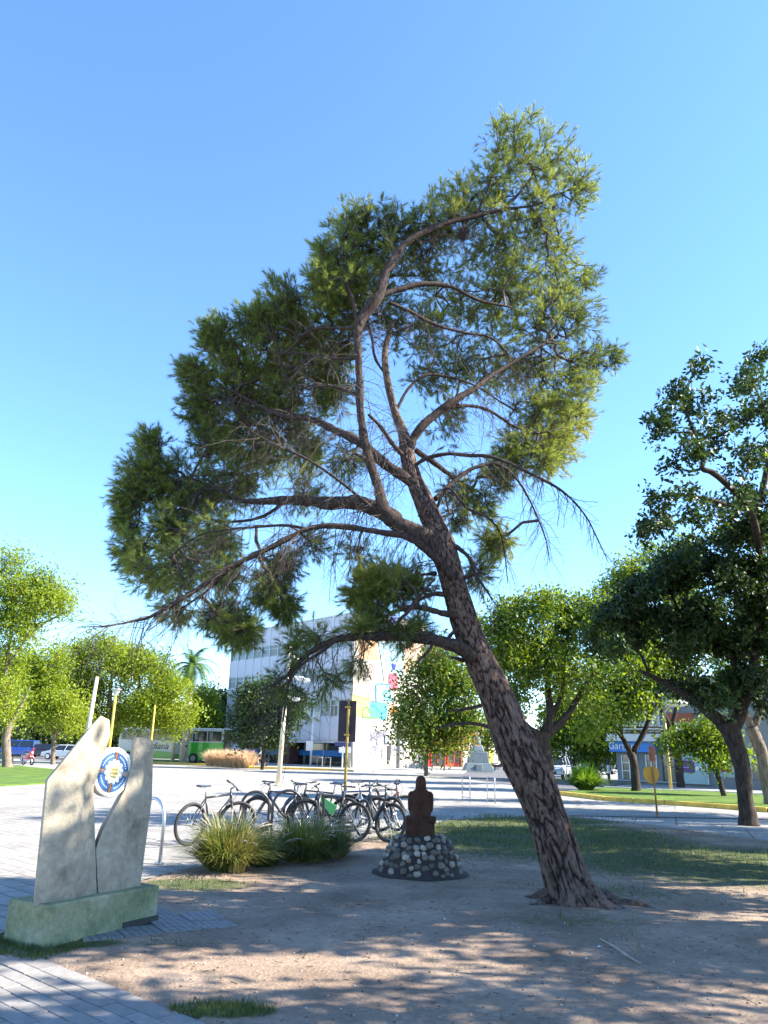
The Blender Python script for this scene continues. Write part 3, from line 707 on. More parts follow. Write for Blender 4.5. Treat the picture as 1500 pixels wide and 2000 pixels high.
    for k, cp_, crr in dead_from:
        dens = {'G': .042, 'H': .05, 'F': .045, 'E': .05, 'J': .06, 'B': .05, 'E2': .05, 'G2': .06, 'Mm': .06, 'L': .06, 'G3': .08, 'H3': .05, 'A': .085, 'D': .07, 'T': .05, 'Q': .07, 'A5': .07, 'D2': .08, 'A3': .09}[k]
        acc = 0
        for a, b, r in zip(cp_[2:-1], cp_[3:], crr[2:]):
            acc += (b-a).length
            while acc > dens:
                acc -= dens; side = Vector(rng.normal(size=3).tolist()); ax = (b-a).normalized()
                d0 = (side-ax*side.dot(ax)).normalized()*.8+ax*.55+Vector((0, 0, -.55)); far = k in ('E', 'E2', 'Mm', 'L')
                walk(a.copy(), d0.normalized(), rng.uniform(.2, .62) if far else rng.uniform(.2, 1.0), min(r*.5, rng.uniform(.004, .0075)), 0 if not far else rng.integers(0, 2), .10)
    V, F = segs_mesh(A, B, ra, rb); mesh_np('dead_twigs', V, F, m_twig, t, kind='stuff')
    # broken stubs on the trunk
    for (a, b, dx, dz) in [(905,1290,-.16,.02),(960,1400,.10,.16),(905,1130,.2,.05),(820,1010,.12,.2),(850,1120,-.18,-.05),(720,900,-.2,.05)]:
        p = loc(U(a, b, 9.35)); limb_mesh('stub', [p, p+Vector((dx*.5, -.08, dz*.6)), p+Vector((dx, -.14, dz))], [.03, .022, .012], m_pinelimb, t, n=8, sub=3, rough=.3)
    for k, (a, L, r) in enumerate([(-.35, 1.15, .085), (-1.1, .8, .06), (.35, .9, .07), (2.6, .7, .06), (-2.0, .6, .05), (3.6, .8, .06)]):
        p = [Vector((math.cos(a)*.16, math.sin(a)*.16, .16)), Vector((math.cos(a)*.34, math.sin(a)*.34, .055)), Vector((math.cos(a+.12)*L*.65, math.sin(a+.12)*L*.65, .025)), Vector((math.cos(a-.1)*L, math.sin(a-.1)*L, -.05))]
        limb_mesh('root', p, [r*1.2, r, r*.7, r*.3], m_pinebark, t, n=14, sub=6, rough=.35)
    nest = U(906, 456, 9.78)
    A = []; B = []
    for i in range(420):
        v = Vector(rng.normal(size=3).tolist()).normalized(); w = Vector(rng.normal(size=3).tolist()).normalized(); c = nest+Vector((v.x*.075, v.y*.075, v.z*.10))*rng.uniform(.5, 1.1)
        A.append(tuple(c-w*.05)); B.append(tuple(c+w*.05))
    V, F = segs_mesh(A, B, [.003]*len(A), [.003]*len(A)); o = mesh_np('bird_nest', V, F, m_twig)
    tag(o, 'small dark ball of twigs hanging under the topmost limb of the leaning pine', 'nest')
build_pine()

def broadleaf(name, label, base, trunk, limbs, blobs, bark, leafm, leaf=.12, width=.06, nleaf=7, spread=.22, K=3, group=None, rng=None, r0=.006, rmax=.09, droop=0.0, up=.25, cat='tree'):
    """trunk / limbs: world points with radii; blobs: (centre, radii, n)"""
    rng = rng or np.random.default_rng(sum(ord(ch)*(i_+1) for i_, ch in enumerate(label)) % 9973)
    base = Vector(base); t = thing(name, label, cat, base, group=group)
    tp = [Vector(p)-base for p, r in trunk]; tr = [r for p, r in trunk]
    tp2 = [tp[0]-Vector((0, 0, .15))]+tp; tr2 = [tr[0]*1.5]+[tr[0]*1.12]+tr[1:]
    limb_mesh('trunk', tp2, tr2, bark, t, n=20, sub=8, rough=.22)
    skel = []
    def add(p):
        for a, b in zip(p[:-1], p[1:]):
            k = max(1, int((b-a).length/.4))
            for q in range(k): skel.append(tuple(a+(b-a)*(q/k)))
    add(catmull(tp[-2:], tr[-2:])[0])
    for L in limbs:
        lp = [Vector(p)-base for p, r in L]; lr = [r for p, r in L]; lr[-1] = min(lr[-1], lr[0]*.2); limb_mesh('limb', lp, lr, bark, t, n=10, sub=5, rough=.22); add(catmull(lp, lr, 3)[0])
    bb = [(tuple(Vector(c)-base), r, int(n)) for c, r, n in blobs]
    al, par, cnt, S = grow(skel, None, bb, rng, shell=.5)
    twig_mesh('twigs', al, par, cnt, S, bark, t, r0=r0, rmax=rmax, rng=rng)
    ids = np.arange(S, len(al)); nodes = al[ids]; dirs = nodes-al[par[ids]]; dirs /= np.linalg.norm(dirs, axis=1, keepdims=True)+1e-9
    bp = np.repeat(nodes, K, 0); dd = np.repeat(dirs, K, 0)*.6+rng.normal(size=(len(bp), 3))*.8; dd[:, 2] += up-droop; dd /= np.linalg.norm(dd, axis=1, keepdims=True)
    pos = bp+rng.normal(size=bp.shape)*spread*.9
    tm = [leaf_template(nleaf, spread*1.6, leaf, width, rng) for _ in range(4)]; which = rng.integers(0, 4, len(pos)); Vs = []; Fs = []; o_ = 0
    for k in range(4):
        s_ = which == k
        if s_.sum():
            V, F = scatter(*tm[k], pos[s_], dd[s_], rng.uniform(.8, 1.2, s_.sum()), rng=rng); Vs.append(V); Fs.append(F+o_); o_ += len(V)
    mesh_np('foliage', np.concatenate(Vs), np.concatenate(Fs), leafm, t, kind='stuff')
    return t

def pxtree(name, label, base_px, Y, trunk_px, limbs_px, blobs_px, bark, leafm, dn=1.0, depth=None, **kw):
    """same, surveyed from sight lines at distance Y (blob: px, py, r, n[, dY])"""
    def w(px, py): c = U(750, py, Y); return px*Vector((0, math.cos(TILT), math.sin(TILT))).dot(c-Vector((0, 0, CAM_Z)))/1500/2
    base = U(*base_px, Y); base.z = 0
    tr = [(base, w(trunk_px[0][2]*.68, trunk_px[0][1]))]+[(U(a, b, Y), w(c*.66, b)) for a, b, c in trunk_px[1:]]
    li = [[(U(q[0], q[1], Y+(q[3] if len(q) > 3 else 0)), w(q[2]*.66, q[1])) for q in L] for L in limbs_px]
    bs = []
    for q in blobs_px:
        a, b, r, n = q[:4]; dY = q[4] if len(q) > 4 else 0
        c, rr, _ = bl(a, b, r, Y+dY); lr = random.Random(int(a*7+b)); dz = depth or rr[0]*1.3
        for i_ in range(4):   # every clump is a few flat leafy layers with gaps between them
            bs.append(((c[0]+lr.uniform(-.62, .62)*rr[0], c[1]+lr.uniform(-.6, .6)*dz, c[2]+lr.uniform(-.75, .75)*rr[2]), (rr[0]*.55, dz*.55, rr[2]*.20), max(2, n*dn/4*.95)))
    return broadleaf(name, label, base, tr, li, bs, bark, leafm, **kw)

lm_dark = leaf_mat('dark_glossy_leaf', (.014, .032, .010), (.055, .095, .018), .30, .45, nscale=.5)
lm_mid = leaf_mat('mid_green_leaf', (.045, .095, .012), (.21, .28, .03), .40, .5, nscale=.4)
lm_bright = leaf_mat('feathery_bright_leaf', (.12, .19, .015), (.28, .34, .04), .45, .55, nscale=.25)
lm_yel = leaf_mat('yellowing_leaf', (.05, .11, .015), (.17, .22, .03), .4, .5, nscale=.35, c3=(.32, .27, .04))
lm_orange = leaf_mat('orange_autumn_leaf', (.20, .075, .015), (.38, .16, .03), .4, .5, nscale=.6)

# right side: the big dark tree by the road, its neighbour, and the young ones in the lawn
pxtree('broadleaf_tree', 'big dark-leaved tree at the right edge, its trunk standing on the pale paving', (1462, 1610), 21.7,
    [(1462, 1610, 52), (1456, 1560, 44), (1450, 1500, 46), (1432, 1440, 52), (1418, 1410, 54)],
    [[(1425, 1425, 46), (1390, 1395, 36), (1345, 1360, 28), (1300, 1335, 20), (1250, 1310, 14)], [(1430, 1430, 44), (1450, 1380, 36), (1470, 1310, 30), (1480, 1200, 22), (1490, 1050, 18)],
     [(1462, 1340, 24), (1420, 1270, 18), (1370, 1220, 14), (1300, 1180, 9)], [(1487, 1100, 22), (1470, 1010, 20, -2), (1440, 965, 18, -3), (1395, 925, 15, -3.4), (1372, 915, 13, -3.5), (1376, 890, 10, -3.5), (1358, 850, 8, -3.5), (1340, 800, 6, -3.5), (1334, 750, 4, -3.5)],
     [(1372, 915, 8, -3.5), (1345, 920, 6, -3.5), (1308, 905, 3, -3.5)], [(1470, 1000, 14, -2), (1420, 985, 10, -3), (1360, 970, 8, -3.5), (1300, 968, 5, -3.5), (1255, 970, 2, -3.5)], [(1350, 845, 5, -3.5), (1320, 845, 4, -3.5), (1270, 850, 2, -3.5)], [(1480, 1000, 20), (1500, 900, 16), (1510, 780, 10)]],
    [(1200, 1190, 45, 45), (1180, 1250, 35, 24), (1260, 1170, 55, 75), (1330, 1130, 60, 80), (1300, 1230, 60, 60), (1380, 1190, 75, 110), (1450, 1150, 75, 110), (1360, 1080, 50, 60), (1430, 1080, 55, 70), (1490, 1080, 50, 60), (1400, 1290, 70, 90), (1470, 1250, 70, 100), (1330, 1310, 45, 34), (1480, 1350, 50, 44), (1380, 1350, 40, 28), (1240, 1230, 40, 34),
     (1270, 1035, 24, 9, -3.5), (1310, 1005, 30, 12, -3.5), (1370, 1000, 32, 14, -3.3), (1290, 975, 20, 6, -3.5), (1262, 852, 14, 5, -3.5), (1330, 900, 26, 11, -3.5), (1310, 780, 12, 3, -3.5), (1300, 820, 18, 5, -3.5), (1360, 738, 10, 3, -3.5), (1370, 790, 22, 7, -3.2), (1360, 850, 22, 9, -3.4),
     (1425, 820, 26, 12, -2.5), (1462, 760, 30, 16, -2.2), (1492, 700, 30, 18, -2), (1475, 850, 40, 28, -2), (1505, 790, 44, 34, -1.8), (1450, 920, 30, 14, -2.4), (1430, 985, 30, 14, -2.6), (1485, 985, 40, 24, -2), (1400, 870, 16, 5, -2.8), (1540, 900, 60, 50, -1)],
    m_bark_d, lm_dark, dn=1.15, leaf=.15, width=.075, nleaf=13, spread=.12, K=3, depth=1.5, r0=.006, rmax=.05)
pxtree('broadleaf_tree', 'tree with leaning rough trunk in the lawn strip, behind the big dark tree', (1505, 1560), 30,
    [(1508, 1560, 36), (1490, 1480, 34), (1468, 1420, 34)], [[(1470, 1425, 26), (1440, 1360, 18), (1420, 1300, 12)], [(1470, 1425, 26), (1500, 1350, 18), (1520, 1290, 12)]],
    [(1440, 1290, 50, 50), (1500, 1260, 60, 60), (1530, 1330, 50, 50), (1400, 1330, 40, 30), (1480, 1200, 50, 50)], m_bark_l, lm_mid, leaf=.2, width=.1, nleaf=8, spread=.25, K=3)
pxtree('broadleaf_tree', 'forked dark-trunked tree standing in the lawn strip in front of the blue shop sign', (1242, 1548), 39,
    [(1242, 1548, 26), (1240, 1500, 22), (1232, 1470, 22)], [[(1234, 1475, 18), (1215, 1440, 14), (1190, 1410, 10), (1160, 1390, 6)], [(1236, 1470, 16), (1262, 1420, 15), (1275, 1360, 11), (1285, 1300, 8)], [(1262, 1425, 9), (1275, 1390, 7), (1300, 1340, 5)], [(1215, 1440, 8), (1205, 1380, 7), (1210, 1320, 5)]],
    [(1180, 1370, 42, 60), (1230, 1350, 48, 75), (1290, 1330, 40, 46), (1200, 1300, 48, 70), (1260, 1280, 50, 70), (1310, 1290, 36, 34), (1160, 1420, 26, 24), (1210, 1395, 28, 30), (1155, 1340, 30, 30)],
    m_bark_d, lm_mid, leaf=.22, width=.11, nleaf=9, spread=.32, K=4, dn=1.1, r0=.01)
pxtree('broadleaf_tree', 'small round-headed tree bending left in front of the purple poster', (1415, 1556), 36,
    [(1412, 1556, 16), (1400, 1510, 13), (1382, 1480, 12)], [[(1383, 1483, 10), (1360, 1468, 7), (1335, 1455, 4)], [(1383, 1483, 10), (1400, 1450, 7), (1410, 1430, 4)]],
    [(1335, 1440, 30, 40), (1375, 1425, 34, 55), (1415, 1440, 34, 50), (1395, 1465, 30, 30), (1345, 1465, 20, 16), (1310, 1450, 18, 12), (1440, 1470, 20, 16)], m_bark_d, lm_mid, leaf=.18, width=.09, nleaf=9, spread=.26, K=4, r0=.008)
pxtree('broadleaf_tree', 'wide tree with black forking limbs right behind the trunk of the leaning pine', (1062, 1560), 30,
    [(1075, 1560, 46), (1068, 1500, 44), (1058, 1450, 48), (1058, 1430, 56)],
    [[(1056, 1445, 34), (1020, 1415, 30), (1000, 1380, 24), (985, 1340, 18), (960, 1310, 12)], [(1060, 1440, 34), (1075, 1400, 26), (1070, 1350, 20), (1068, 1290, 14), (1040, 1220, 8)], [(1068, 1435, 28), (1105, 1400, 20), (1140, 1345, 14), (1180, 1290, 9), (1210, 1250, 5)], [(1078, 1400, 16), (1098, 1350, 14), (1100, 1290, 10), (1110, 1230, 6)],
     [(1010, 1462, 14), (975, 1430, 11), (930, 1414, 10), (880, 1416, 8), (850, 1425, 4)], [(1000, 1390, 14), (960, 1375, 12), (910, 1385, 9), (870, 1390, 5)]],
    [(990, 1200, 34, 45), (1040, 1205, 42, 55), (960, 1240, 30, 34), (1090, 1200, 48, 60), (1140, 1190, 40, 50), (1000, 1260, 50, 70), (1060, 1270, 55, 70), (1120, 1260, 50, 60), (1180, 1240, 40, 45), (1020, 1320, 45, 50), (1090, 1330, 40, 26), (1150, 1320, 45, 34), (985, 1300, 36, 40), (1000, 1370, 30, 20), (1170, 1380, 30, 18)],
    m_bark_d, lm_mid, leaf=.18, width=.08, nleaf=9, spread=.22, K=4, dn=.95, r0=.008)
pxtree('broadleaf_tree', 'tall bright green tree rising behind the big dark tree, left of its crown', (1330, 1545), 46,
    [(1330, 1545, 22), (1325, 1480, 20), (1310, 1420, 20)], [[(1312, 1425, 16), (1270, 1340, 12), (1240, 1250, 8), (1230, 1170, 5)], [(1312, 1425, 14), (1330, 1330, 10), (1340, 1220, 6)]],
    [(1240, 1115, 42, 50), (1195, 1165, 42, 50), (1285, 1095, 42, 45), (1160, 1195, 34, 34), (1340, 1085, 44, 40), (1240, 1180, 50, 60), (1290, 1170, 50, 50), (1200, 1230, 44, 44), (1260, 1250, 50, 50), (1340, 1180, 50, 50)],
    m_bark_d, lm_mid, leaf=.26, width=.12, nleaf=10, spread=.34, K=4, r0=.01)
pxtree('broadleaf_tree', 'bushy green tree in front of the mural wall, left of the pine trunk', (832, 1502), 60,
    [(832, 1502, 11), (834, 1450, 10), (838, 1400, 9)], [[(838, 1420, 7), (870, 1380, 6), (890, 1350, 4)], [(838, 1410, 7), (820, 1370, 5), (810, 1330, 3)]],
    [(870, 1310, 42, 75), (830, 1340, 42, 65), (900, 1350, 42, 70), (810, 1390, 34, 50), (860, 1400, 50, 75), (905, 1410, 34, 50), (830, 1440, 36, 50), (790, 1430, 20, 20), (880, 1440, 30, 26), (840, 1290, 20, 18), (800, 1340, 18, 15)],
    m_bark_l, lm_yel, leaf=.3, width=.15, nleaf=10, spread=.5, K=4, r0=.012)
pxtree('broadleaf_tree', 'thin street tree with orange leaves in front of the red shop', (868, 1500), 72, [(868, 1500, 5), (868, 1450, 4)], [[(868, 1460, 3), (885, 1430, 2)]],
    [(868, 1440, 22, 40), (890, 1430, 18, 34), (850, 1440, 14, 22)], m_bark_l, lm_orange, leaf=.3, width=.16, nleaf=10, spread=.5, K=3, r0=.01)
pxtree('broadleaf_tree', 'young street tree behind the grey-blue monument', (955, 1500), 80, [(955, 1500, 6), (952, 1450, 5)], [[(952, 1460, 4), (965, 1440, 3)]],
    [(950, 1430, 24, 50), (975, 1440, 20, 34), (925, 1440, 22, 40), (960, 1410, 20, 34)], m_bark_l, lm_yel, leaf=.32, width=.16, nleaf=10, spread=.6, K=3, r0=.01)
pxtree('broadleaf_tree', 'dark street tree beside the parked white car', (1123, 1522), 56, [(1122, 1522, 12), (1122, 1490, 11), (1124, 1465, 12)], [[(1124, 1470, 8), (1100, 1440, 5)], [(1124, 1470, 8), (1140, 1430, 6)]],
    [(1110, 1400, 40, 60), (1150, 1410, 40, 60), (1085, 1430, 30, 40), (1130, 1440, 40, 60), (1170, 1440, 26, 30), (1120, 1365, 34, 40), (1090, 1460, 20, 16), (1150, 1465, 26, 24)], m_bark_d, lm_mid, leaf=.28, width=.14, nleaf=10, spread=.42, K=4, r0=.012)
pxtree('broadleaf_tree', 'dark dense street tree left of the blue shop sign, over the parked vans', (1170, 1528), 66, [(1158, 1525, 10), (1158, 1490, 9)], [[(1158, 1495, 7), (1175, 1460, 5)]],
    [(1160, 1450, 34, 50), (1190, 1440, 30, 45), (1200, 1470, 22, 24), (1140, 1470, 24, 26)], m_bark_d, lm_dark, leaf=.3, width=.15, nleaf=10, spread=.5, K=4, r0=.012)

# left side: sunlit spreading trees
ltk = dict(leaf=.30, width=.12, nleaf=11, spread=.5, K=4, r0=.014, rmax=.12, up=.5)
pxtree('broadleaf_tree', 'wide low-spreading bright green tree in the middle of the left side, behind the medallion', (205, 1486), 72,
    [(210, 1486, 30), (205, 1450, 26), (212, 1420, 26)], [[(210, 1425, 18), (180, 1380, 12), (140, 1340, 8)], [(212, 1425, 18), (240, 1380, 14), (280, 1340, 9)], [(212, 1425, 16), (215, 1360, 12), (220, 1300, 7)], [(240, 1400, 10), (300, 1385, 7), (340, 1370, 4)]],
    [(190, 1275, 38, 80), (240, 1280, 40, 80), (150, 1300, 40, 80), (290, 1300, 40, 80), (200, 1320, 50, 90), (260, 1330, 50, 90), (130, 1345, 45, 80), (325, 1335, 38, 70), (180, 1365, 45, 75), (240, 1375, 48, 75), (300, 1375, 45, 80), (345, 1370, 34, 55), (310, 1405, 34, 45), (260, 1410, 34, 40), (160, 1395, 34, 40), (355, 1400, 22, 26)],
    m_bark_l, lm_bright, **ltk)
pxtree('broadleaf_tree', 'bright green tree with a forked trunk standing right of the red motorcycle', (103, 1491), 66,
    [(100, 1491, 13), (105, 1455, 11), (108, 1432, 12)], [[(108, 1436, 10), (90, 1410, 8), (72, 1385, 6), (60, 1350, 4)], [(108, 1436, 9), (122, 1415, 8), (140, 1390, 5)]],
    [(60, 1300, 38, 75), (100, 1310, 38, 75), (50, 1350, 42, 80), (100, 1365, 42, 80), (140, 1380, 30, 50), (70, 1395, 30, 40), (20, 1320, 36, 60), (110, 1400, 26, 30), (150, 1410, 20, 20)], m_bark_l, lm_bright, **ltk)
pxtree('broadleaf_tree', 'tall bright green tree cut off by the left edge, highest of the left trees', (15, 1490), 55,
    [(8, 1490, 26), (12, 1440, 22), (20, 1410, 22)], [[(20, 1415, 16), (40, 1380, 10), (60, 1340, 6)], [(18, 1415, 16), (10, 1340, 12), (20, 1250, 9), (30, 1180, 6)], [(15, 1300, 8), (50, 1250, 6), (85, 1215, 4)]],
    [(20, 1115, 28, 40), (60, 1140, 38, 60), (0, 1160, 50, 80), (100, 1160, 34, 50), (50, 1185, 45, 75), (105, 1195, 26, 28), (15, 1225, 45, 60), (60, 1235, 40, 34), (-30, 1200, 60, 70), (10, 1290, 34, 30), (-20, 1330, 50, 60), (20, 1370, 34, 40), (0, 1400, 34, 34)],
    m_bark_l, lm_bright, **{**ltk, 'leaf': .24, 'width': .10, 'spread': .42})
pxtree('broadleaf_tree', 'dark round tree in front of the panelled building, behind the white street lamp pole', (512, 1499), 66, [(516, 1499, 10), (514, 1470, 9), (512, 1445, 9)], [[(512, 1450, 7), (490, 1420, 5)], [(512, 1450, 7), (535, 1420, 5)]],
    [(500, 1370, 32, 60), (540, 1375, 34, 65), (570, 1385, 26, 40), (490, 1405, 32, 55), (525, 1415, 36, 60), (515, 1445, 30, 50), (475, 1420, 22, 30), (545, 1440, 20, 24)], m_bark_d, lm_dark, leaf=.28, width=.14, nleaf=10, spread=.42, K=4, r0=.012)
pxtree('broadleaf_tree', 'dark dense tree at the left end of the panelled building, above the bus', (420, 1486), 96, [(425, 1488, 12), (425, 1440, 10)], [[(425, 1450, 8), (430, 1420, 5)]],
    [(430, 1385, 28, 70), (415, 1410, 30, 70), (445, 1410, 26, 60), (430, 1435, 30, 70), (460, 1440, 20, 40), (400, 1440, 18, 34)], m_bark_d, lm_dark, leaf=.42, width=.22, nleaf=10, spread=.7, K=4, r0=.015)
pxtree('weeping_tree', 'drooping light green tree behind the palm trunk, over the bus roof', (392, 1486), 90, [(390, 1486, 10), (388, 1440, 8)], [[(388, 1450, 6), (395, 1390, 4)]],
    [(400, 1360, 16, 30), (402, 1385, 18, 40), (398, 1410, 18, 40), (380, 1400, 16, 34), (385, 1370, 16, 34), (405, 1430, 10, 14)], m_bark_l, lm_bright, leaf=.5, width=.12, nleaf=12, spread=.5, K=4, r0=.012, droop=1.3, up=0)
# dark band of street trees beyond the left lawn
for i, (x, y, Y, s) in enumerate([(40, 1440, 104, 40), (150, 1440, 110, 42), (280, 1440, 112, 40), (-30, 1440, 98, 40)]):
    pxtree('broadleaf_tree', ['shaded dark tree deep behind the red motorcycle', 'shaded dark tree behind the white car parked on the left', 'shaded dark tree behind the front of the bus', 'shaded dark tree at the left picture edge behind the black motorcycle'][i], (x, 1484), Y,
        [(x, 1484, 9), (x, 1450, 8)], [[(x, 1455, 6), (x+8, 1430, 4)]], [(x-25, y-10, s*.8, 60), (x+25, y-14, s*.8, 60), (x, y-30, s, 70), (x+45, y+4, s*.6, 34), (x-45, y+4, s*.6, 34)], m_bark_d, lm_dark, leaf=.5, width=.26, nleaf=10, spread=.8, K=4, r0=.016, group='dark street trees beyond the left lawn')

# palm
def palm():
    base = P(357, 1489); base = U(357, 1489, 80); base.z = 0; rng = np.random.default_rng(5)
    t = thing('palm_tree', 'slim palm with a pale trunk and feathery crown in front of the bus', 'tree', base)
    top = U(376, 1300, 80)-base
    limb_mesh('trunk', [Vector((0, 0, -.1)), top*.33+Vector((.05, 0, 0)), top*.66, top], [.42, .33, .26, .2], M('palm_trunk', (.42, .34, .25), .9, var=.2, vscale=2), t, n=14, sub=5, rough=.08)
    m = leaf_mat('palm_frond', (.07, .14, .03), (.14, .23, .05), .35)
    for i in range(34):
        a = rng.uniform(0, 2*np.pi); el = rng.uniform(-.3, 1.4); d = Vector((math.cos(a)*math.cos(el), math.sin(a)*math.cos(el), math.sin(el))); p = top.copy(); V = []; F = []; L = rng.uniform(2.6, 3.6); seg = 14
        for q in range(seg):
            d = (d+Vector((0, 0, -.17))).normalized(); p2 = p+d*(L/seg); s = d.cross(Vector((0, 0, 1))).normalized(); w = .62*math.sin(math.pi*min(.97, (q+1.5)/seg))**.6
            for sg in (-1, 1):
                for e in range(3):
                    b = len(V); o_ = p+(p2-p)*(e/3); V += [o_, o_+d*.07, o_+s*sg*w+d*.25+Vector((0, 0, -.28*w-.1*rng.random()))]; F.append((b, b+1, b+2))
            b = len(V); V += [p-s*.03, p+s*.03, p2+s*.02, p2-s*.02]; F += [(b, b+1, b+2), (b, b+2, b+3)]; p = p2
        mesh_np('frond', V, np.array(F), m, t)
palm()

# trees beyond the picture's edge, to the right and behind, whose shade falls on the dirt, the plinth and the dark tree
def shade_blobs(x, y, h, r, n):
    rg = np.random.default_rng(int(x*13+y*5+50)); out = []
    for k in range(int(10+r*3)):
        d = rg.normal(size=3); d /= np.linalg.norm(d); q = rg.random()**.4; out.append(((x+d[0]*r*.9*q, y+d[1]*r*.9*q, h*.76+d[2]*h*.17*q), (r*.24, r*.24, r*.15), max(2, n*8//int(10+r*3))))
    return out
def shade_tree(label, x, y, h, r, n, leaf=.20):
    base = (x, y, 0)
    broadleaf('broadleaf_tree', label, base, [((x, y, 0), .28), ((x+.1, y, h*.35), .22)],
        [[((x+.1, y, h*.33), .16), ((x+r*.5*math.cos(a), y+r*.5*math.sin(a), h*.66), .07)] for a in (0.3, 1.6, 2.9, 4.2, 5.4)],
        shade_blobs(x, y, h, r, n),
        m_bark_d, lm_mid, leaf=leaf, width=leaf*.5, nleaf=12, spread=.26, K=4, rng=np.random.default_rng(int(x*10+y*7+99)), r0=.008)
shade_tree('leafy park tree off to the right, level with the cobble pedestal', 10.2, 11.6, 8.4, 2.9, 62)
shade_tree('leafy park tree off to the right, its crown shading the pine trunk', 10.6, 8.9, 8.3, 2.3, 24)
shade_tree('leafy park tree off to the right, dappling the near dirt', 11.0, 5.6, 7.4, 2.4, 7)
shade_tree('small slim park tree off to the right, dappling the plinth', 6.7, 8.0, 8.9, 1.35, 30)
shade_tree('small park tree close beside the paved path', 7.0, 4.2, 7.4, 1.7, 17)
shade_tree('wide park tree off to the right, shading the lawn behind the pine', 14.0, 15.0, 8.6, 4.0, 60)
shade_tree('leafy park tree between the lawn and the pale paving', 17.5, 18.0, 10.0, 3.6, 45)
shade_tree('tall park tree beyond the right edge, shading the big dark tree', 19.5, 22.8, 13.0, 4.5, 90)


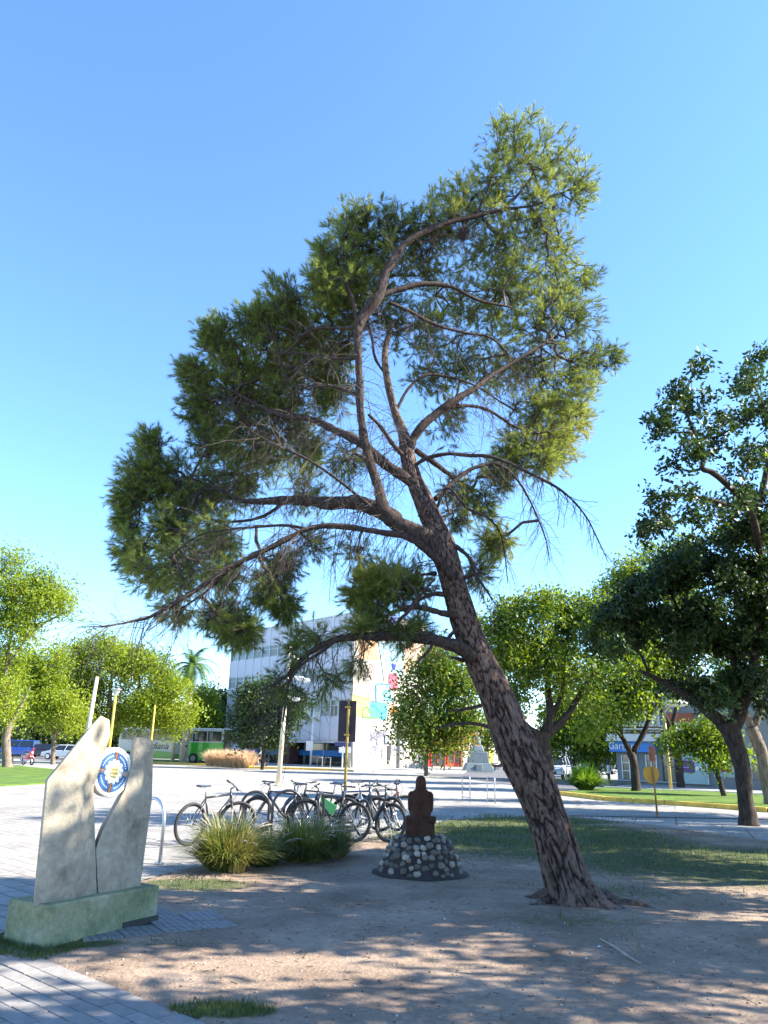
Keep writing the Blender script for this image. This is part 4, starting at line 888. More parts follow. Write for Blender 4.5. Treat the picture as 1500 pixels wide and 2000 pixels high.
# ------------------------------------------------------------------ concrete monument with medallion
def monument():
    m_con = ground_mat('cast_concrete', [(.3, (.19, .155, .11)), (.46, (.34, .29, .215)), (.7, (.42, .37, .28))], (2.6, 16), bump=.25, bsc=70)
    m_pl = ground_mat('mossy_concrete', [(.3, (.13, .15, .075)), (.5, (.25, .26, .145)), (.7, (.37, .345, .23))], (3.0, 18), bump=.3, bsc=60)
    O = P(81, 1857); ex = (P(305, 1804)-O); LX = ex.length; ex.normalize(); ey = Vector((-ex.y, ex.x, 0)); h = U(90, 1767, O.y+.02).z; LY = .50
    base = O+ex*LX/2+ey*LY/2
    t = thing('concrete_monument', 'pale concrete monument of two tapering slabs on a mossy plinth with a blue medallion', 'monument', base)
    def L(v): return Vector(v)-base
    q = [O, O+ex*LX, O+ex*LX+ey*LY, O+ey*LY]
    MB().prism([L(p)+Vector((0, 0, -.1)) for p in q], (0, 0, 0), (0, 0, h+.1)).build('plinth', m_pl, t, bevel=.018)
    a = O+ex*(LX-.42)-ey*.012; MB().prism([L(a), L(a+ex*.43), L(a+ex*.43+ey*.03), L(a+ey*.03)], (0, 0, 0), (0, 0, .075)).build('base_strip', M('dark_metal_strip', (.04, .035, .03), .7), t, bevel=.004)
    pl = O+ey*.12
    def on(px, py, out=0.0):
        p = onplane(px, py, pl, ey); p = p-ey*out; p.z = h-.02 if py > 1714 else max(p.z, h-.02); return L(p)
    def slab(name, front, faces, outline, th):
        V = [on(*f) for f in front]; n = len(V); cx = sum((V[i] for i in outline), Vector())/len(outline); V += [V[i]+Vector((-.43, .90, 0))*th*.85+Vector((0, 0, (cx-V[i]).z*.03)) for i in outline]
        F = [tuple(f) for f in faces]; k = len(outline)
        for i in range(k): F.append((outline[i], outline[(i+1) % k], n+(i+1) % k, n+i))
        F.append(tuple(range(n, n+k))); return MB().add(V, F).build(name, m_con, t, bevel=.008)
    slab('slab', [(70,1747),(92,1524),(184,1411),(197,1397),(214,1406),(216,1435),(183,1540),(186,1640),(191,1737),(133,1744,.05),(139,1522,.075)],
         [(0,1,10,9),(1,2,10),(10,2,3,4,5,6),(9,10,6,7,8)], [0,1,2,3,4,5,6,7,8,9], .27)
    slab('slab', [(193,1737),(187,1658),(201,1620),(244,1542),(258,1490),(265,1439),(300,1446),(297,1560),(275,1722),(220,1732,.045),(241,1640,.045),(266,1552,.045),(284,1442,.02)],
         [(0,1,2,10,9),(2,3,11,10),(3,4,5,12,11),(9,10,11,7,8),(11,12,6,7)], [0,1,2,3,4,5,12,6,7,8,9], .25)
    c = onplane(221, 1508, pl+ey*.02, ey); r = .222
    md = bpy.data.objects.new('medallion', None); COL.objects.link(md); md.parent = t
    z2 = -ey; x2 = (ex*math.cos(R(-7))+Vector((0, 0, 1))*math.sin(R(-7))).normalized(); md.matrix_local = frame_mtx(L(c), x2, zdir=z2, ydir=z2.cross(x2))
    m_w = M('medallion_white', (.72, .70, .62), .5, var=.05); m_b = M('medallion_blue', (.03, .10, .28), .45, var=.15, vscale=14); m_g = M('medallion_gold', (.62, .50, .20), .5)
    m_r = M('medallion_red', (.42, .12, .06), .5); m_k = M('medallion_line', (.12, .10, .08), .6); m_lb = M('medallion_pale_blue', (.42, .56, .68), .5)
    MB().disc((0, 0, -.09), (0, 0, 1), r*.99, .085, 48).build('rim', m_w, md, bevel=.012)
    MB().torus((0, 0, -.008), (0, 0, 1), r*.955, .011, 48, 8).build('edge_bead', m_w, md, smooth=True)
    for k in range(4):
        a0 = R(90*k+9); a1 = R(90*k+81); r0, r1 = r*.40, r*.80; pts = [(r1*math.cos(a0+(a1-a0)*i/10), r1*math.sin(a0+(a1-a0)*i/10), 0) for i in range(11)]+[(r0*math.cos(a1+(a0-a1)*i/10), r0*math.sin(a1+(a0-a1)*i/10), 0) for i in range(11)]
        MB().prism(pts, (0, 0, -.004), (0, 0, .003)).build('blue_sector', m_b, md)
        # worn pale lettering blocks inside the sector
        mb = MB()
        for i in range(7):
            a = a0+(a1-a0)*(.14+.12*i); c_ = Vector((math.cos(a), math.sin(a), 0))*r*.66; mt = Matrix.Translation(c_) @ Matrix.Rotation(a, 4, 'Z'); mb.box(-.008, .008, -.006, .006, .003, .005, mt)
        mb.build('worn_lettering', m_lb, md, kind='stuff')
        mb = MB(); mr = Matrix.Rotation(R(90*k), 4, 'Z')
        mb.box(r*.36, r*.82, -.0035, .0035, -.004, .005, mr); mb.build('red_stripe', m_r, md)
        for s in (-1, 1): MB().box(r*.36, r*.82, s*.017-.0028, s*.017+.0028, -.004, .005, mr).build('dark_stripe', m_k, md)
    # rosette of petals around a pale centre
    for k in range(12):
        a = R(30*k+12); mb = MB(); mb.ball((math.cos(a)*r*.36, math.sin(a)*r*.36, .004), .034, 10, 6, (1.1, .8, .42), Matrix.Rotation(a, 3, 'Z')); mb.build('petal', m_w if k % 3 else m_lb, md, smooth=True)
    MB().disc((0, 0, -.003), (0, 0, 1), r*.37, .012, 32).build('rosette_disc', m_w, md)
    for k in range(6):
        a = R(60*k); MB().ball((math.cos(a)*r*.17, math.sin(a)*r*.17, .012), .024, 8, 5, (1, .8, .5)).build('inner_petal', m_g, md, smooth=True)
    MB().ball((0, 0, .014), .02, 10, 6, (1, 1, .6)).build('boss', m_g, md, smooth=True)
    # the two pins that hold the medallion
    for s, (px, py) in ((1, (262, 1484)), (-1, (186, 1520))):
        p = on(px, py); b = L(c)+(p-L(c)).normalized()*r*.9; MB().tube([b+ey*.04, p+ey*.04+(p-b)*.3], .012, 8).build('pin', m_w, t, smooth=True)
monument()

# ------------------------------------------------------------------ cobble mound and statue
def mound_and_statue():
    rng = random.Random(3); C = Vector((P(822, 1722).x+.02, P(822, 1722).y+.59, 0)); H = .50; R0, R1 = .59, .37
    t = thing('cobblestone_pedestal', 'round pedestal of river cobbles set in dark mortar under the seated statue', 'pedestal', C)
    V = []; F = []; n = 48; prof = [(R0+.07, 0), (R0+.07, .035), (R0-.02, .05), (R0-.05, .13), (R0-.13, .30), (R1-.02, .44), (R1-.14, H), (.01, H+.02)]
    for j, (r, z) in enumerate(prof):
        for i in range(n):
            a = 2*math.pi*i/n; k = 1+.03*mnoise.noise(Vector((math.cos(a)*3, math.sin(a)*3, z*5))); V.append((math.cos(a)*r*k, math.sin(a)*r*k, z-(.05 if j == 0 else 0)))
    for j in range(len(prof)-1):
        for i in range(n): F.append((j*n+i, j*n+(i+1) % n, (j+1)*n+(i+1) % n, (j+1)*n+i))
    mesh_np('mortar_cone', V, F, M('dark_mortar', (.040, .032, .028), .95, var=.3, vscale=12, bump=.5, bscale=50), t, smooth=True)
    mats = [M('cobble_grey', (.17, .14, .11), .7, var=.2, vscale=18, objrand=.25, bump=.1), M('cobble_pale', (.36, .305, .24), .7, var=.2, vscale=18, objrand=.2, bump=.1), M('cobble_brown', (.11, .085, .065), .7, var=.2, vscale=18, objrand=.2, bump=.1)]
    protos = []
    for k in range(8):
        bm = bmesh.new(); bmesh.ops.create_icosphere(bm, subdivisions=2, radius=1)
        for v in bm.verts:
            v.co *= 1+.42*mnoise.noise(v.co*1.1+Vector((k*7, 0, 0))); 
        me = bpy.data.meshes.new('stone'); bm.to_mesh(me); bm.free(); me.materials.append(mats[(0, 1, 0, 2, 1, 0, 2, 1)[k]]); me.polygons.foreach_set('use_smooth', [True]*len(me.polygons)); protos.append(me)
    rows = [(.075, .575), (.16, .54), (.245, .50), (.325, .465), (.40, .42), (.465, .345)]
    for ri, (z, r) in enumerate(rows):
        n = int(2*math.pi*r/.104)
        for i in range(n):
            if rng.random() < .06: continue
            a = 2*math.pi*(i+.5*(ri % 2)+rng.uniform(-.3, .3))/n; o = link('stone', protos[rng.randrange(8)], t); zz = z+rng.uniform(-.03, .03)
            o.location = (math.cos(a)*(r-.022), math.sin(a)*(r-.022), zz); s = rng.uniform(.034, .050)
            o.scale = (s*rng.uniform(.85, 1.15), s*rng.uniform(.95, 1.3), s*rng.uniform(.8, 1.0)); o.rotation_euler = (rng.uniform(-.5, .5), R(25)+rng.uniform(-.2, .2), a); 
    # statue
    S = C+Vector((0, 0, H)); ms = M('dark_red_brown_stone', (.062, .028, .018), .8, var=.4, vscale=6, bump=.4, bscale=30, spec=.2)
    st = thing('seated_figure_statue', 'dark red-brown statue of a long-haired figure seen from behind, sitting on a square block', 'statue', S); st.scale = (.88, .88, .86)
    MB().box(-.235, .215, -.17, .20, -.03, .285).build('block', ms, st, bevel=.022)
    MB().box(.10, .235, -.20, -.02, .20, .30).build('seat_edge', ms, st, bevel=.02)
    bm = bmesh.new(); me = bpy.data.meshes.new('figure'); mb = MB()
    def loft(sec, n=18):
        V = []; F = []
        for (cx, cy, z, rx, ry) in sec:
            for i in range(n): a = 2*math.pi*i/n; V.append((cx+rx*math.cos(a), cy+ry*math.sin(a), z))
        for j in range(len(sec)-1):
            for i in range(n): F.append((j*n+i, j*n+(i+1) % n, (j+1)*n+(i+1) % n, (j+1)*n+i))
        F.append(tuple(range(n))[::-1]); F.append(tuple((len(sec)-1)*n+i for i in range(n))); mb.add(V, F)
    loft([(0, 0, .24, .165, .12), (0, 0, .34, .16, .115), (0, 0, .46, .145, .10), (0, 0, .58, .150, .10), (0, 0, .66, .145, .095), (0, 0, .70, .10, .075), (0, 0, .73, .06, .055)])
    for s in (-1, 1):   # upper arms hanging close to the sides, forearms to the lap, thighs forward
        V, F = tube_arrays([Vector(p) for p in ((s*.135, 0, .665), (s*.160, -.005, .62), (s*.168, 0, .50), (s*.165, .02, .38))], [.030, .047, .042, .036], 12); mb.add(V, F)
        V, F = tube_arrays([Vector(p) for p in ((s*.165, .01, .39), (s*.13, .11, .36), (s*.04, .19, .36))], [.036, .032, .026], 10); mb.add(V, F)
        V, F = tube_arrays([Vector(p) for p in ((s*.09, .02, .32), (s*.095, .16, .33), (s*.095, .28, .31), (s*.09, .30, .16), (s*.09, .30, .0))], [.085, .075, .062, .048, .04], 12); mb.add(V, F)
    mb.ball((0, .005, .815), .088, 16, 12, (.86, .95, 1.15))
    # long hair falling down the back
    loft([(0, -.035, .56, .05, .03), (0, -.045, .62, .078, .045), (0, -.035, .70, .088, .06), (0, -.02, .78, .088, .085), (0, -.008, .86, .080, .085), (0, 0, .90, .055, .06), (0, 0, .918, .02, .02)])
    mb.ball((0, .088, .81), .014, 8, 6, (1, 1, 1.6))
    o = mb.build('figure', ms, st, smooth=True)
    rm = o.modifiers.new('r', 'REMESH'); rm.mode = 'VOXEL'; rm.voxel_size = .011; rm.use_smooth_shade = True
    sm = o.modifiers.new('s', 'SMOOTH'); sm.iterations = 5; sm.factor = .5
mound_and_statue()

# ------------------------------------------------------------------ bicycles and racks
m_tyre = M('black_rubber', (.018, .018, .018), .75); m_blackp = M('black_paint', (.02, .02, .022), .35, coat=.4); m_steel = M('galvanised_steel', (.50, .51, .52), .38, metal=.9, bump=.05)
m_alu = M('brushed_aluminium', (.55, .55, .56), .35, metal=.9); m_green = M('bright_green_paint', (.06, .36, .06), .4, coat=.3); m_silver = M('silver_grey_paint', (.34, .36, .40), .35, metal=.4, coat=.4); m_bluedk = M('dark_blue_paint', (.03, .05, .12), .35, coat=.4)
m_plum = M('dark_red_paint', (.10, .02, .02), .4, coat=.3)
def bicycle(label, x, y, heading, frame_m, lean=.05, steer=.25, group='bicycles parked at the racks', panel=False):
    t = thing('bicycle', label, 'bicycle', (x, y, 0), heading, group); t.rotation_euler = (lean, 0, heading)
    RW = (0, 0, .345); BB = (.43, 0, .29); ST = (.27, 0, .76); SP = (.235, 0, .93); HT = (.86, 0, .83); HB = (.895, 0, .70); FW = Vector((1.08, 0, .345))
    mb = MB(); mb.tube([ST, BB], .018); mb.tube([HT, HB], .023); mb.tube([ST, (HT[0]+.005, 0, .80)], .017); mb.tube([BB, (.885, 0, .73)], .026)
    for s in (-.06, .06): mb.tube([(BB[0], s*.5, BB[2]), (RW[0], s, RW[2])], .011); mb.tube([(ST[0], s*.3, ST[2]-.03), (RW[0], s, RW[2])], .010)
    fr = mb.build('frame', frame_m, t, smooth=True)
    if panel: MB().add([(.50, .012, .42), (.84, .012, .70), (.80, .012, .78), (.40, .012, .60), (.50, -.012, .42), (.84, -.012, .70), (.80, -.012, .78), (.40, -.012, .60)], [(0,1,2,3),(7,6,5,4),(0,4,5,1),(1,5,6,2),(2,6,7,3),(3,7,4,0)]).build('side_panel', m_green, t, bevel=.006)
    MB().tube([ST, SP], .014).build('seat_post', m_alu, t, smooth=True)
    mb = MB(); mb.add([(-.03, -.075, .94), (-.03, .075, .94), (.10, .05, .945), (.25, .02, .945), (.25, -.02, .945), (.10, -.05, .945), (-.03, -.065, .975), (-.03, .065, .975), (.10, .04, .968), (.25, .013, .97), (.25, -.013, .97), (.10, -.04, .968)],
        [(0,1,2,3,4,5), (11,10,9,8,7,6), (0,6,7,1), (1,7,8,2), (2,8,9,3), (3,9,10,4), (4,10,11,5), (5,11,6,0)]); s = mb.build('saddle', m_blackp, t, bevel=.01); s.location = (.10, 0, 0)
    # steering assembly
    st = bpy.data.objects.new('fork', None); COL.objects.link(st)
    ax = (Vector(HT)-Vector(HB)).normalized(); Rm = Matrix.Translation(Vector(HB)) @ Matrix.Rotation(steer, 4, ax) @ Matrix.Translation(-Vector(HB))
    bpy.data.objects.remove(st)
    mb = MB()
    for s in (-.055, .055): mb.tube([(HB[0], s*.6, HB[2]-.02), (.93, s, .60), tuple(FW+Vector((0, s, 0)))], .013)
    mb.tube([(.895, -.055, .69), (.895, .055, .69)], .018); f = mb.build('fork', m_blackp, t, smooth=True); f.matrix_local = Rm
    mb = MB(); mb.tube([HT, (.85, 0, .90), (.92, 0, .935)], .015); mb.tube([(.87, -.34, .96), (.92, -.14, .945), (.925, 0, .935), (.92, .14, .945), (.87, .34, .96)], .011); mb.tube([(.90, -.22, .95), (.96, -.26, .93), (.95, -.33, .92)], .006); mb.tube([(.90, .22, .95), (.96, .26, .93), (.95, .33, .92)], .006)
    hb = mb.build('handlebar', m_blackp, t, smooth=True); hb.matrix_local = Rm
    for s in (-1, 1):
        g = MB().tube([(.87+.01, s*.24, .953), (.865, s*.36, .962)], .017).build('grip', m_tyre, t, smooth=True); g.matrix_local = Rm
    MB().tube([(.93, .0, .94), (1.02, .05, .84), (.93, .05, .62)], .004).build('brake_cable', m_tyre, t).matrix_local = Rm
    def wheel(c, mtx):
        w = MB().torus(c, (0, 1, 0), .325, .026, 40, 8).build('wheel', m_tyre, t, smooth=True)
        r = MB().torus(c, (0, 1, 0), .295, .010, 36, 6).build('rim', m_blackp, w, smooth=True)
        mb = MB()
        for k in range(20):
            a = 2*math.pi*k/20; d = Vector((math.cos(a), 0, math.sin(a))); mb.tube([Vector(c)+Vector((0, .03 if k % 2 else -.03, 0)), Vector(c)+d*.292], .0018, 4, False)
        mb.build('spokes', m_alu, w, kind='stuff'); mb = MB(); mb.disc(Vector(c)+Vector((0, -.045, 0)), (0, 1, 0), .022, .09, 12); mb.torus(Vector(c)+Vector((0, .05, 0)), (0, 1, 0), .07, .004, 20, 4); mb.build('hub', m_alu, w)
        if mtx: w.matrix_local = mtx
    wheel(RW, None); wheel(tuple(FW), Rm)
    mb = MB(); mb.disc((BB[0], -.055, BB[2]), (0, 1, 0), .095, .006, 24); mb.tube([(BB[0], -.07, BB[2]), (BB[0]+.15, -.075, BB[2]-.08)], .010); mb.tube([(BB[0], .07, BB[2]), (BB[0]-.15, .075, BB[2]+.08)], .010); mb.tube([(BB[0], -.075, BB[2]), (BB[0], .075, BB[2])], .018); mb.build('crankset', m_alu, t)
    for s in (-1, 1): q = (BB[0]-s*.15, s*.115, BB[2]+s*.08); MB().box(q[0]-.045, q[0]+.045, q[1]-.04, q[1]+.04, q[2]-.012, q[2]+.012).build('pedal', m_blackp, t)
    mb = MB(); mb.tube([(BB[0], -.052, BB[2]+.095), (0, -.052, .345+.05)], .005, 5); mb.tube([(BB[0], -.052, BB[2]-.095), (.03, -.052, .27), (0, -.052, .345-.05)], .005, 5); mb.build('chain', m_tyre, t); mb = MB(); mb.disc((0, -.058, .345), (0, 1, 0), .05, .02, 16); mb.build('sprockets', m_alu, t)
    return t
def face(ax, ay, bx, by): return math.atan2(by-ay, bx-ax)
bicycle('black bicycle at the left end of the row, its rear wheel towards the camera', -3.20, 14.15, R(55), m_blackp, .08, -.5)
bicycle('dark bicycle with tall saddle standing between the two dark arches, seen side-on', -2.45, 16.9, R(-28), m_bluedk, -.05, .35)
bicycle('bicycle with bright green frame panel, turned towards the camera left of the yellow pole', -.42, 15.25, R(152), m_blackp, .10, .5, panel=True)
bicycle('black bicycle leaning just behind the one with the green frame', -.62, 16.9, R(170), m_blackp, -.12, -.4)
bicycle('silver-grey bicycle right of the yellow pole, handlebar turned to the camera', -.62, 17.9, R(-18), m_silver, .05, -.55)
bicycle('dark bicycle nearest the statue, front wheel poking out beside the cobbles', -.42, 18.4, R(-12), m_plum, -.06, .35)
bicycle('black bicycle behind the tall grass, wheel showing left of the green one', -1.35, 15.9, R(160), m_blackp, .06, .2)

bicycle('dark bicycle turned end-on beside the green panelled one, front wheel towards the camera', -.30, 16.3, R(-62), m_blackp, -.08, .5)
bicycle('grey bicycle squeezed between the silver-grey one and the black one', -1.0, 17.6, R(-10), m_bluedk, .10, -.3)
def arch_rack(x, y, rz, w, h, r, mat, label, group):
    t = thing('bike_rack', label, 'bike rack', (x, y, 0), rz, group); pts = [(-w/2, 0, -.05), (-w/2, 0, h-w/2)]+[(-w/2*math.cos(a), 0, h-w/2+w/2*math.sin(a)) for a in np.linspace(.2, math.pi-.2, 10)]+[(w/2, 0, h-w/2), (w/2, 0, -.05)]
    MB().tube(pts, r, 12).build('hoop', mat, t, smooth=True)
    for s in (-1, 1): MB().disc((s*w/2, 0, 0), (0, 0, 1), .07, .012, 16).build('foot_plate', mat, t)
    return t
G = 'hoop bike racks along the edge of the dirt'
a = P(312, 1686); arch_rack(a.x-.22, a.y+.18, R(140), .58, .86, .026, m_steel, 'shiny steel hoop rack just right of the concrete monument', G)
a = P(497, 1642); arch_rack(a.x-.03, a.y, R(20), .52, .84, .026, m_blackp, 'black hoop rack left of the bicycle with the tall saddle', G)
arch_rack(-1.72, 15.9, R(20), .6, .84, .026, m_blackp, 'black hoop rack partly hidden by the tall grass, under the tall-saddle bicycle', G)
arch_rack(-1.02, 15.0, R(85), .6, .86, .026, m_blackp, 'black hoop rack seen edge-on beside the green bicycle', G)
arch_rack(-.05, 17.2, R(70), .6, .84, .026, m_blackp, 'black hoop rack among the bicycles right of the yellow pole', G)
def square_rack(px0, py0, px1, h, label, group, mat=m_steel, bars=True, r=.02):
    a = P(px0, py0); b = P(px1, py0+2); d = b-a; w = d.length; t = thing('bike_rack', label, 'bike rack', a, math.atan2(d.y, d.x), group)
    MB().tube([(0, 0, -.05), (0, 0, h-.08), (.03, 0, h), (w-.03, 0, h), (w, 0, h-.08), (w, 0, -.05)], r, 8).build('hoop', mat, t, smooth=True)
    if bars: MB().tube([(0, 0, .12), (w, 0, .12)], r*.8, 8).build('cross_bar', mat, t)
G2 = 'square steel racks out on the pale paving'
square_rack(903, 1563, 918, .82, 'square steel rack right of the statue, the left of two', G2); square_rack(952, 1566, 967, .82, 'square steel rack between the statue and the pine trunk, the right of two', G2)
G3 = 'pale rail hoops near the parked white car'
square_rack(1107, 1526, 1128, .95, 'pale rail hoop in front of the parked white car', G3, M('pale_rail', (.5, .47, .42), .6), r=.035); square_rack(1131, 1527, 1150, .95, 'pale rail hoop just left of the round fern', G3, M('pale_rail', (.5, .47, .42), .6), r=.035)
G4 = 'cream hoops in front of the panelled building'
square_rack(619, 1499, 629, .95, 'cream hoop in front of the blue shop band, left of two', G4, M('cream_rail', (.62, .56, .42), .6), False, .05); square_rack(634, 1499, 645, .95, 'cream hoop in front of the blue shop band, right of two', G4, M('cream_rail', (.62, .56, .42), .6), False, .05)
square_rack(752, 1507, 760, .9, 'thin white hoop at the foot of the mural wall', None, M('cream_rail', (.62, .56, .42), .6), False, .03)

# ------------------------------------------------------------------ ornamental grasses
def grass_clump(name, label, x, y, rad, hgt, n, mat, plumes=0, plume_mat=None, seed=1, w=.008, arch=.8, cat='plant', group=None):
    rng = np.random.default_rng(seed); t = thing(name, label, cat, (x, y, 0), 0, group)
    a = rng.uniform(0, 2*np.pi, n); rr = rad*.5*rng.random(n)**.5; b0 = np.stack([np.cos(a)*rr, np.sin(a)*rr, np.zeros(n)], 1); a2 = a+rng.normal(0, .35, n); L = hgt*rng.uniform(.6, 1.25, n); out = rng.uniform(.12, 1.0, n)*arch
    d = np.stack([np.cos(a2), np.sin(a2), np.zeros(n)], 1); side = np.stack([-np.sin(a2), np.cos(a2), np.zeros(n)], 1); ks = [0, .3, .6, .85, 1.0]; rows = []
    for k in ks:
        c = b0+d*(out*L*(k**1.2)*.9)[:, None]; c[:, 2] = L*(k*(1-.25*out)-.42*out*k**2.6); c[:, 2] = np.maximum(c[:, 2], .01); ww = w*(1-k)**.7*1.0+.0006; rows.append(c-side*ww); rows.append(c+side*ww)
    V = np.stack(rows, 1); K = V.shape[1]; F = np.concatenate([(np.arange(n)*K)[:, None]+np.array([[2*i, 2*i+1, 2*i+3, 2*i+2]]) for i in range(4)], 0)
    mesh_np('blades', V.reshape(-1, 3), F, mat, t, kind='stuff')
    if plumes:
        A = []; B = []; ra = []; rb = []; HA = []; HB = []
        for i in range(plumes):
            aa = rng.uniform(0, 2*np.pi); o_ = rng.uniform(.25, .95); LL = hgt*rng.uniform(.95, 1.35); pts = []
            for k in np.linspace(0, 1, 9): pts.append(Vector((math.cos(aa)*(rad*.2+o_*LL*k**1.6*.75), math.sin(aa)*(rad*.2+o_*LL*k**1.6*.75), LL*(k-.5*o_*k**2.6))))
            for q in range(8):
                A.append(tuple(pts[q])); B.append(tuple(pts[q+1])); r = .002 if q < 6 else .007; ra.append(r if q < 6 else (.007 if q == 6 else .011)); rb.append(.002 if q < 5 else (.009 if q < 7 else .002))
            for q in range(60):
                k = rng.random(); p = pts[6]*(1-k)+pts[8]*k if k < .5 else pts[7]*(1-k)+pts[8]*k; dv = Vector(rng.normal(size=3).tolist()).normalized()+(pts[8]-pts[6]).normalized()*.9; HA.append(tuple(p)); HB.append(tuple(p+dv*.022))
        V, F = segs_mesh(A+HA, B+HB, ra+[.0012]*len(HA), rb+[.0004]*len(HA)); mesh_np('plumes', V, F, plume_mat, t, kind='stuff')
    return t
m_gb = leaf_mat('grass_clump_blade', (.07, .10, .025), (.22, .24, .06), .35, nscale=4, c3=(.42, .33, .12)); m_plume = M('pale_plume', (.36, .32, .24), .9, var=.15)
m_gold = leaf_mat('golden_blade', (.28, .22, .06), (.45, .36, .12), .35, nscale=3)
a = P(432, 1708); grass_clump('fountain_grass', 'big clump of fountain grass with golden blades and pale plumes, nearest the monument', a.x, a.y+.35, .5, .74, 2600, m_gb, 38, m_plume, 3, arch=1.15, group='fountain grass clumps beside the bicycles')
grass_clump('fountain_grass', 'straw-coloured tuft inside the front of the big fountain grass clump', a.x+.15, a.y+.2, .25, .55, 500, m_gold, 0, None, 33, w=.007, arch=.55, group='fountain grass clumps beside the bicycles')
a = P(585, 1690); grass_clump('fountain_grass', 'lower spreading clump of fountain grass in front of the hoop racks', a.x, a.y+.5, .62, .64, 2600, m_gb, 32, m_plume, 5, arch=1.2, group='fountain grass clumps beside the bicycles')
a = P(640, 1680); grass_clump('fountain_grass', 'small dark end of the grass bed with plumes drooping towards the path', a.x, a.y+.4, .5, .58, 1200, m_gb, 26, m_plume, 8, arch=1.1, group='fountain grass clumps beside the bicycles')
a = P(505, 1700); grass_clump('fountain_grass', 'short green grass clump between the two large ones', a.x, a.y+.5, .4, .5, 1000, m_gb, 8, m_plume, 9, arch=1.0, group='fountain grass clumps beside the bicycles')
m_fern = leaf_mat('fern_blade', (.09, .19, .02), (.20, .32, .05), .4, nscale=2)
a = P(1150, 1547); grass_clump('fern_bush', 'round bright green fern-like bush at the tip of the lawn strip', a.x, a.y+.6, .5, 1.35, 1700, m_fern, 0, None, 12, w=.035, arch=1.15)
m_straw = leaf_mat('straw_blade', (.55, .40, .24), (.78, .62, .42), .35, nscale=2)
a0 = P(408, 1497); a1 = P(482, 1500)
t = thing('dry_grass_hedge', 'long low hedge of dry straw-coloured ornamental grass in front of the bus', 'hedge', (a0+a1)/2+Vector((0, .8, 0)))
for k in range(7):
    c = a0+(a1-a0)*(k/6); g = grass_clump('tuft', 'x', c.x, c.y+.8, .7, 1.45, 900, m_straw, 14, m_plume, 20+k, w=.03, arch=.75)
    for ch in list(g.children): ch.name = 'tuft'; ch.parent = t; ch.location = Vector((c.x, c.y+.8, 0))-t.location; del ch['kind']; ch['kind'] = 'stuff'
    bpy.data.objects.remove(g)

# ------------------------------------------------------------------ poles, lamps, signs
m_yel = M('yellow_pole_paint', (.62, .40, .05), .5, var=.15, vscale=2); m_cream = M('cream_pole_paint', (.62, .54, .40), .6, var=.1, vscale=1); m_white = M('white_enamel', (.78, .78, .76), .4)
def pole_thing(name, label, cat, base, top, r0, r1, mat, group=None):
    t = thing(name, label, cat, base, 0, group); MB().tube([Vector((0, 0, -.1)), (Vector(top)-Vector(base))*.5, Vector(top)-Vector(base)], [r0, (r0+r1)/2, r1], 12).build('pole', mat, t, smooth=True); MB().disc((0, 0, 0), (0, 0, 1), r0*2, .03, 16).build('base_plate', mat, t); return t
b = U(671, 1602, 18); b.z = 0; tp = U(680, 1366, 18); tp.x = b.x+.02
t = pole_thing('sign_post', 'yellow sign post among the bicycles carrying a dark narrow board seen from behind', 'sign', b, tp, .032, .032, M('dull_yellow_paint', (.34, .24, .04), .6, var=.2, vscale=3))
c = Vector((.02, .05, 0)); z0 = U(679, 1449, 18).z; z1 = U(680, 1368, 18).z; 
MB().box(-.20, .20, .045, .085, z0, z1).build('board', M('dark_purple_board', (.040, .028, .045), .6, var=.3, vscale=2), t, bevel=.012)
for zz in (z0+.15, z1-.15): MB().box(-.06, .06, -.045, .046, zz-.02, zz+.02).build('clamp', m_yel, t, bevel=.004)

def street_lamp_yellow(label, px, py, pxt, pyt, Y, head_px, group=None):
    tp = U(pxt, pyt, Y); b = Vector((tp.x, Y, 0)); t = pole_thing('street_lamp', label, 'lamp', b, tp, .085, .07, m_yel, group); h = tp-b; s = head_px*mpp(Y)/2
    mb = MB(); mb.add([(math.cos(2*math.pi*i/16)*r, math.sin(2*math.pi*i/16)*r, z) for r, z in ((.06, 0), (s*.75, s*.9), (s*.75, s*.95)) for i in range(16)], [(j*16+i, j*16+(i+1) % 16, (j+1)*16+(i+1) % 16, (j+1)*16+i) for j in range(2) for i in range(16)]); o = mb.build('glass_bowl', M('clouded_glass', (.55, .56, .52), .3), t, smooth=True); o.location = h
    o = MB().disc((0, 0, s*.95), (0, 0, 1), s, s*.14, 24).build('cap', M('grey_metal_cap', (.42, .42, .42), .4, metal=.5), t, bevel=.02); o.location = h
street_lamp_yellow('yellow street lamp post with a glass bowl head rising behind the medallion', 215, 1500, 226, 1358, 45, 22)
tp = U(303, 1377, 60); b = Vector((tp.x, 60, 0)); pole_thing('flag_pole', 'plain yellow pole standing right behind the shorter concrete slab', 'pole', b, tp, .09, .06, m_yel)
tp = U(190, 1322, 50); b = U(172, 1440, 50); b = Vector((tp.x-.25, 50, 0)); pole_thing('utility_pole', 'pale wooden pole leaning right behind the top of the tall concrete slab', 'pole', b, tp, .16, .11, m_cream)
tp = U(349, 1380, 81); b = Vector((tp.x-.1, 81, 0)); pole_thing('utility_pole', 'pale pole standing just left of the palm trunk', 'pole', b, tp, .2, .16, m_cream)

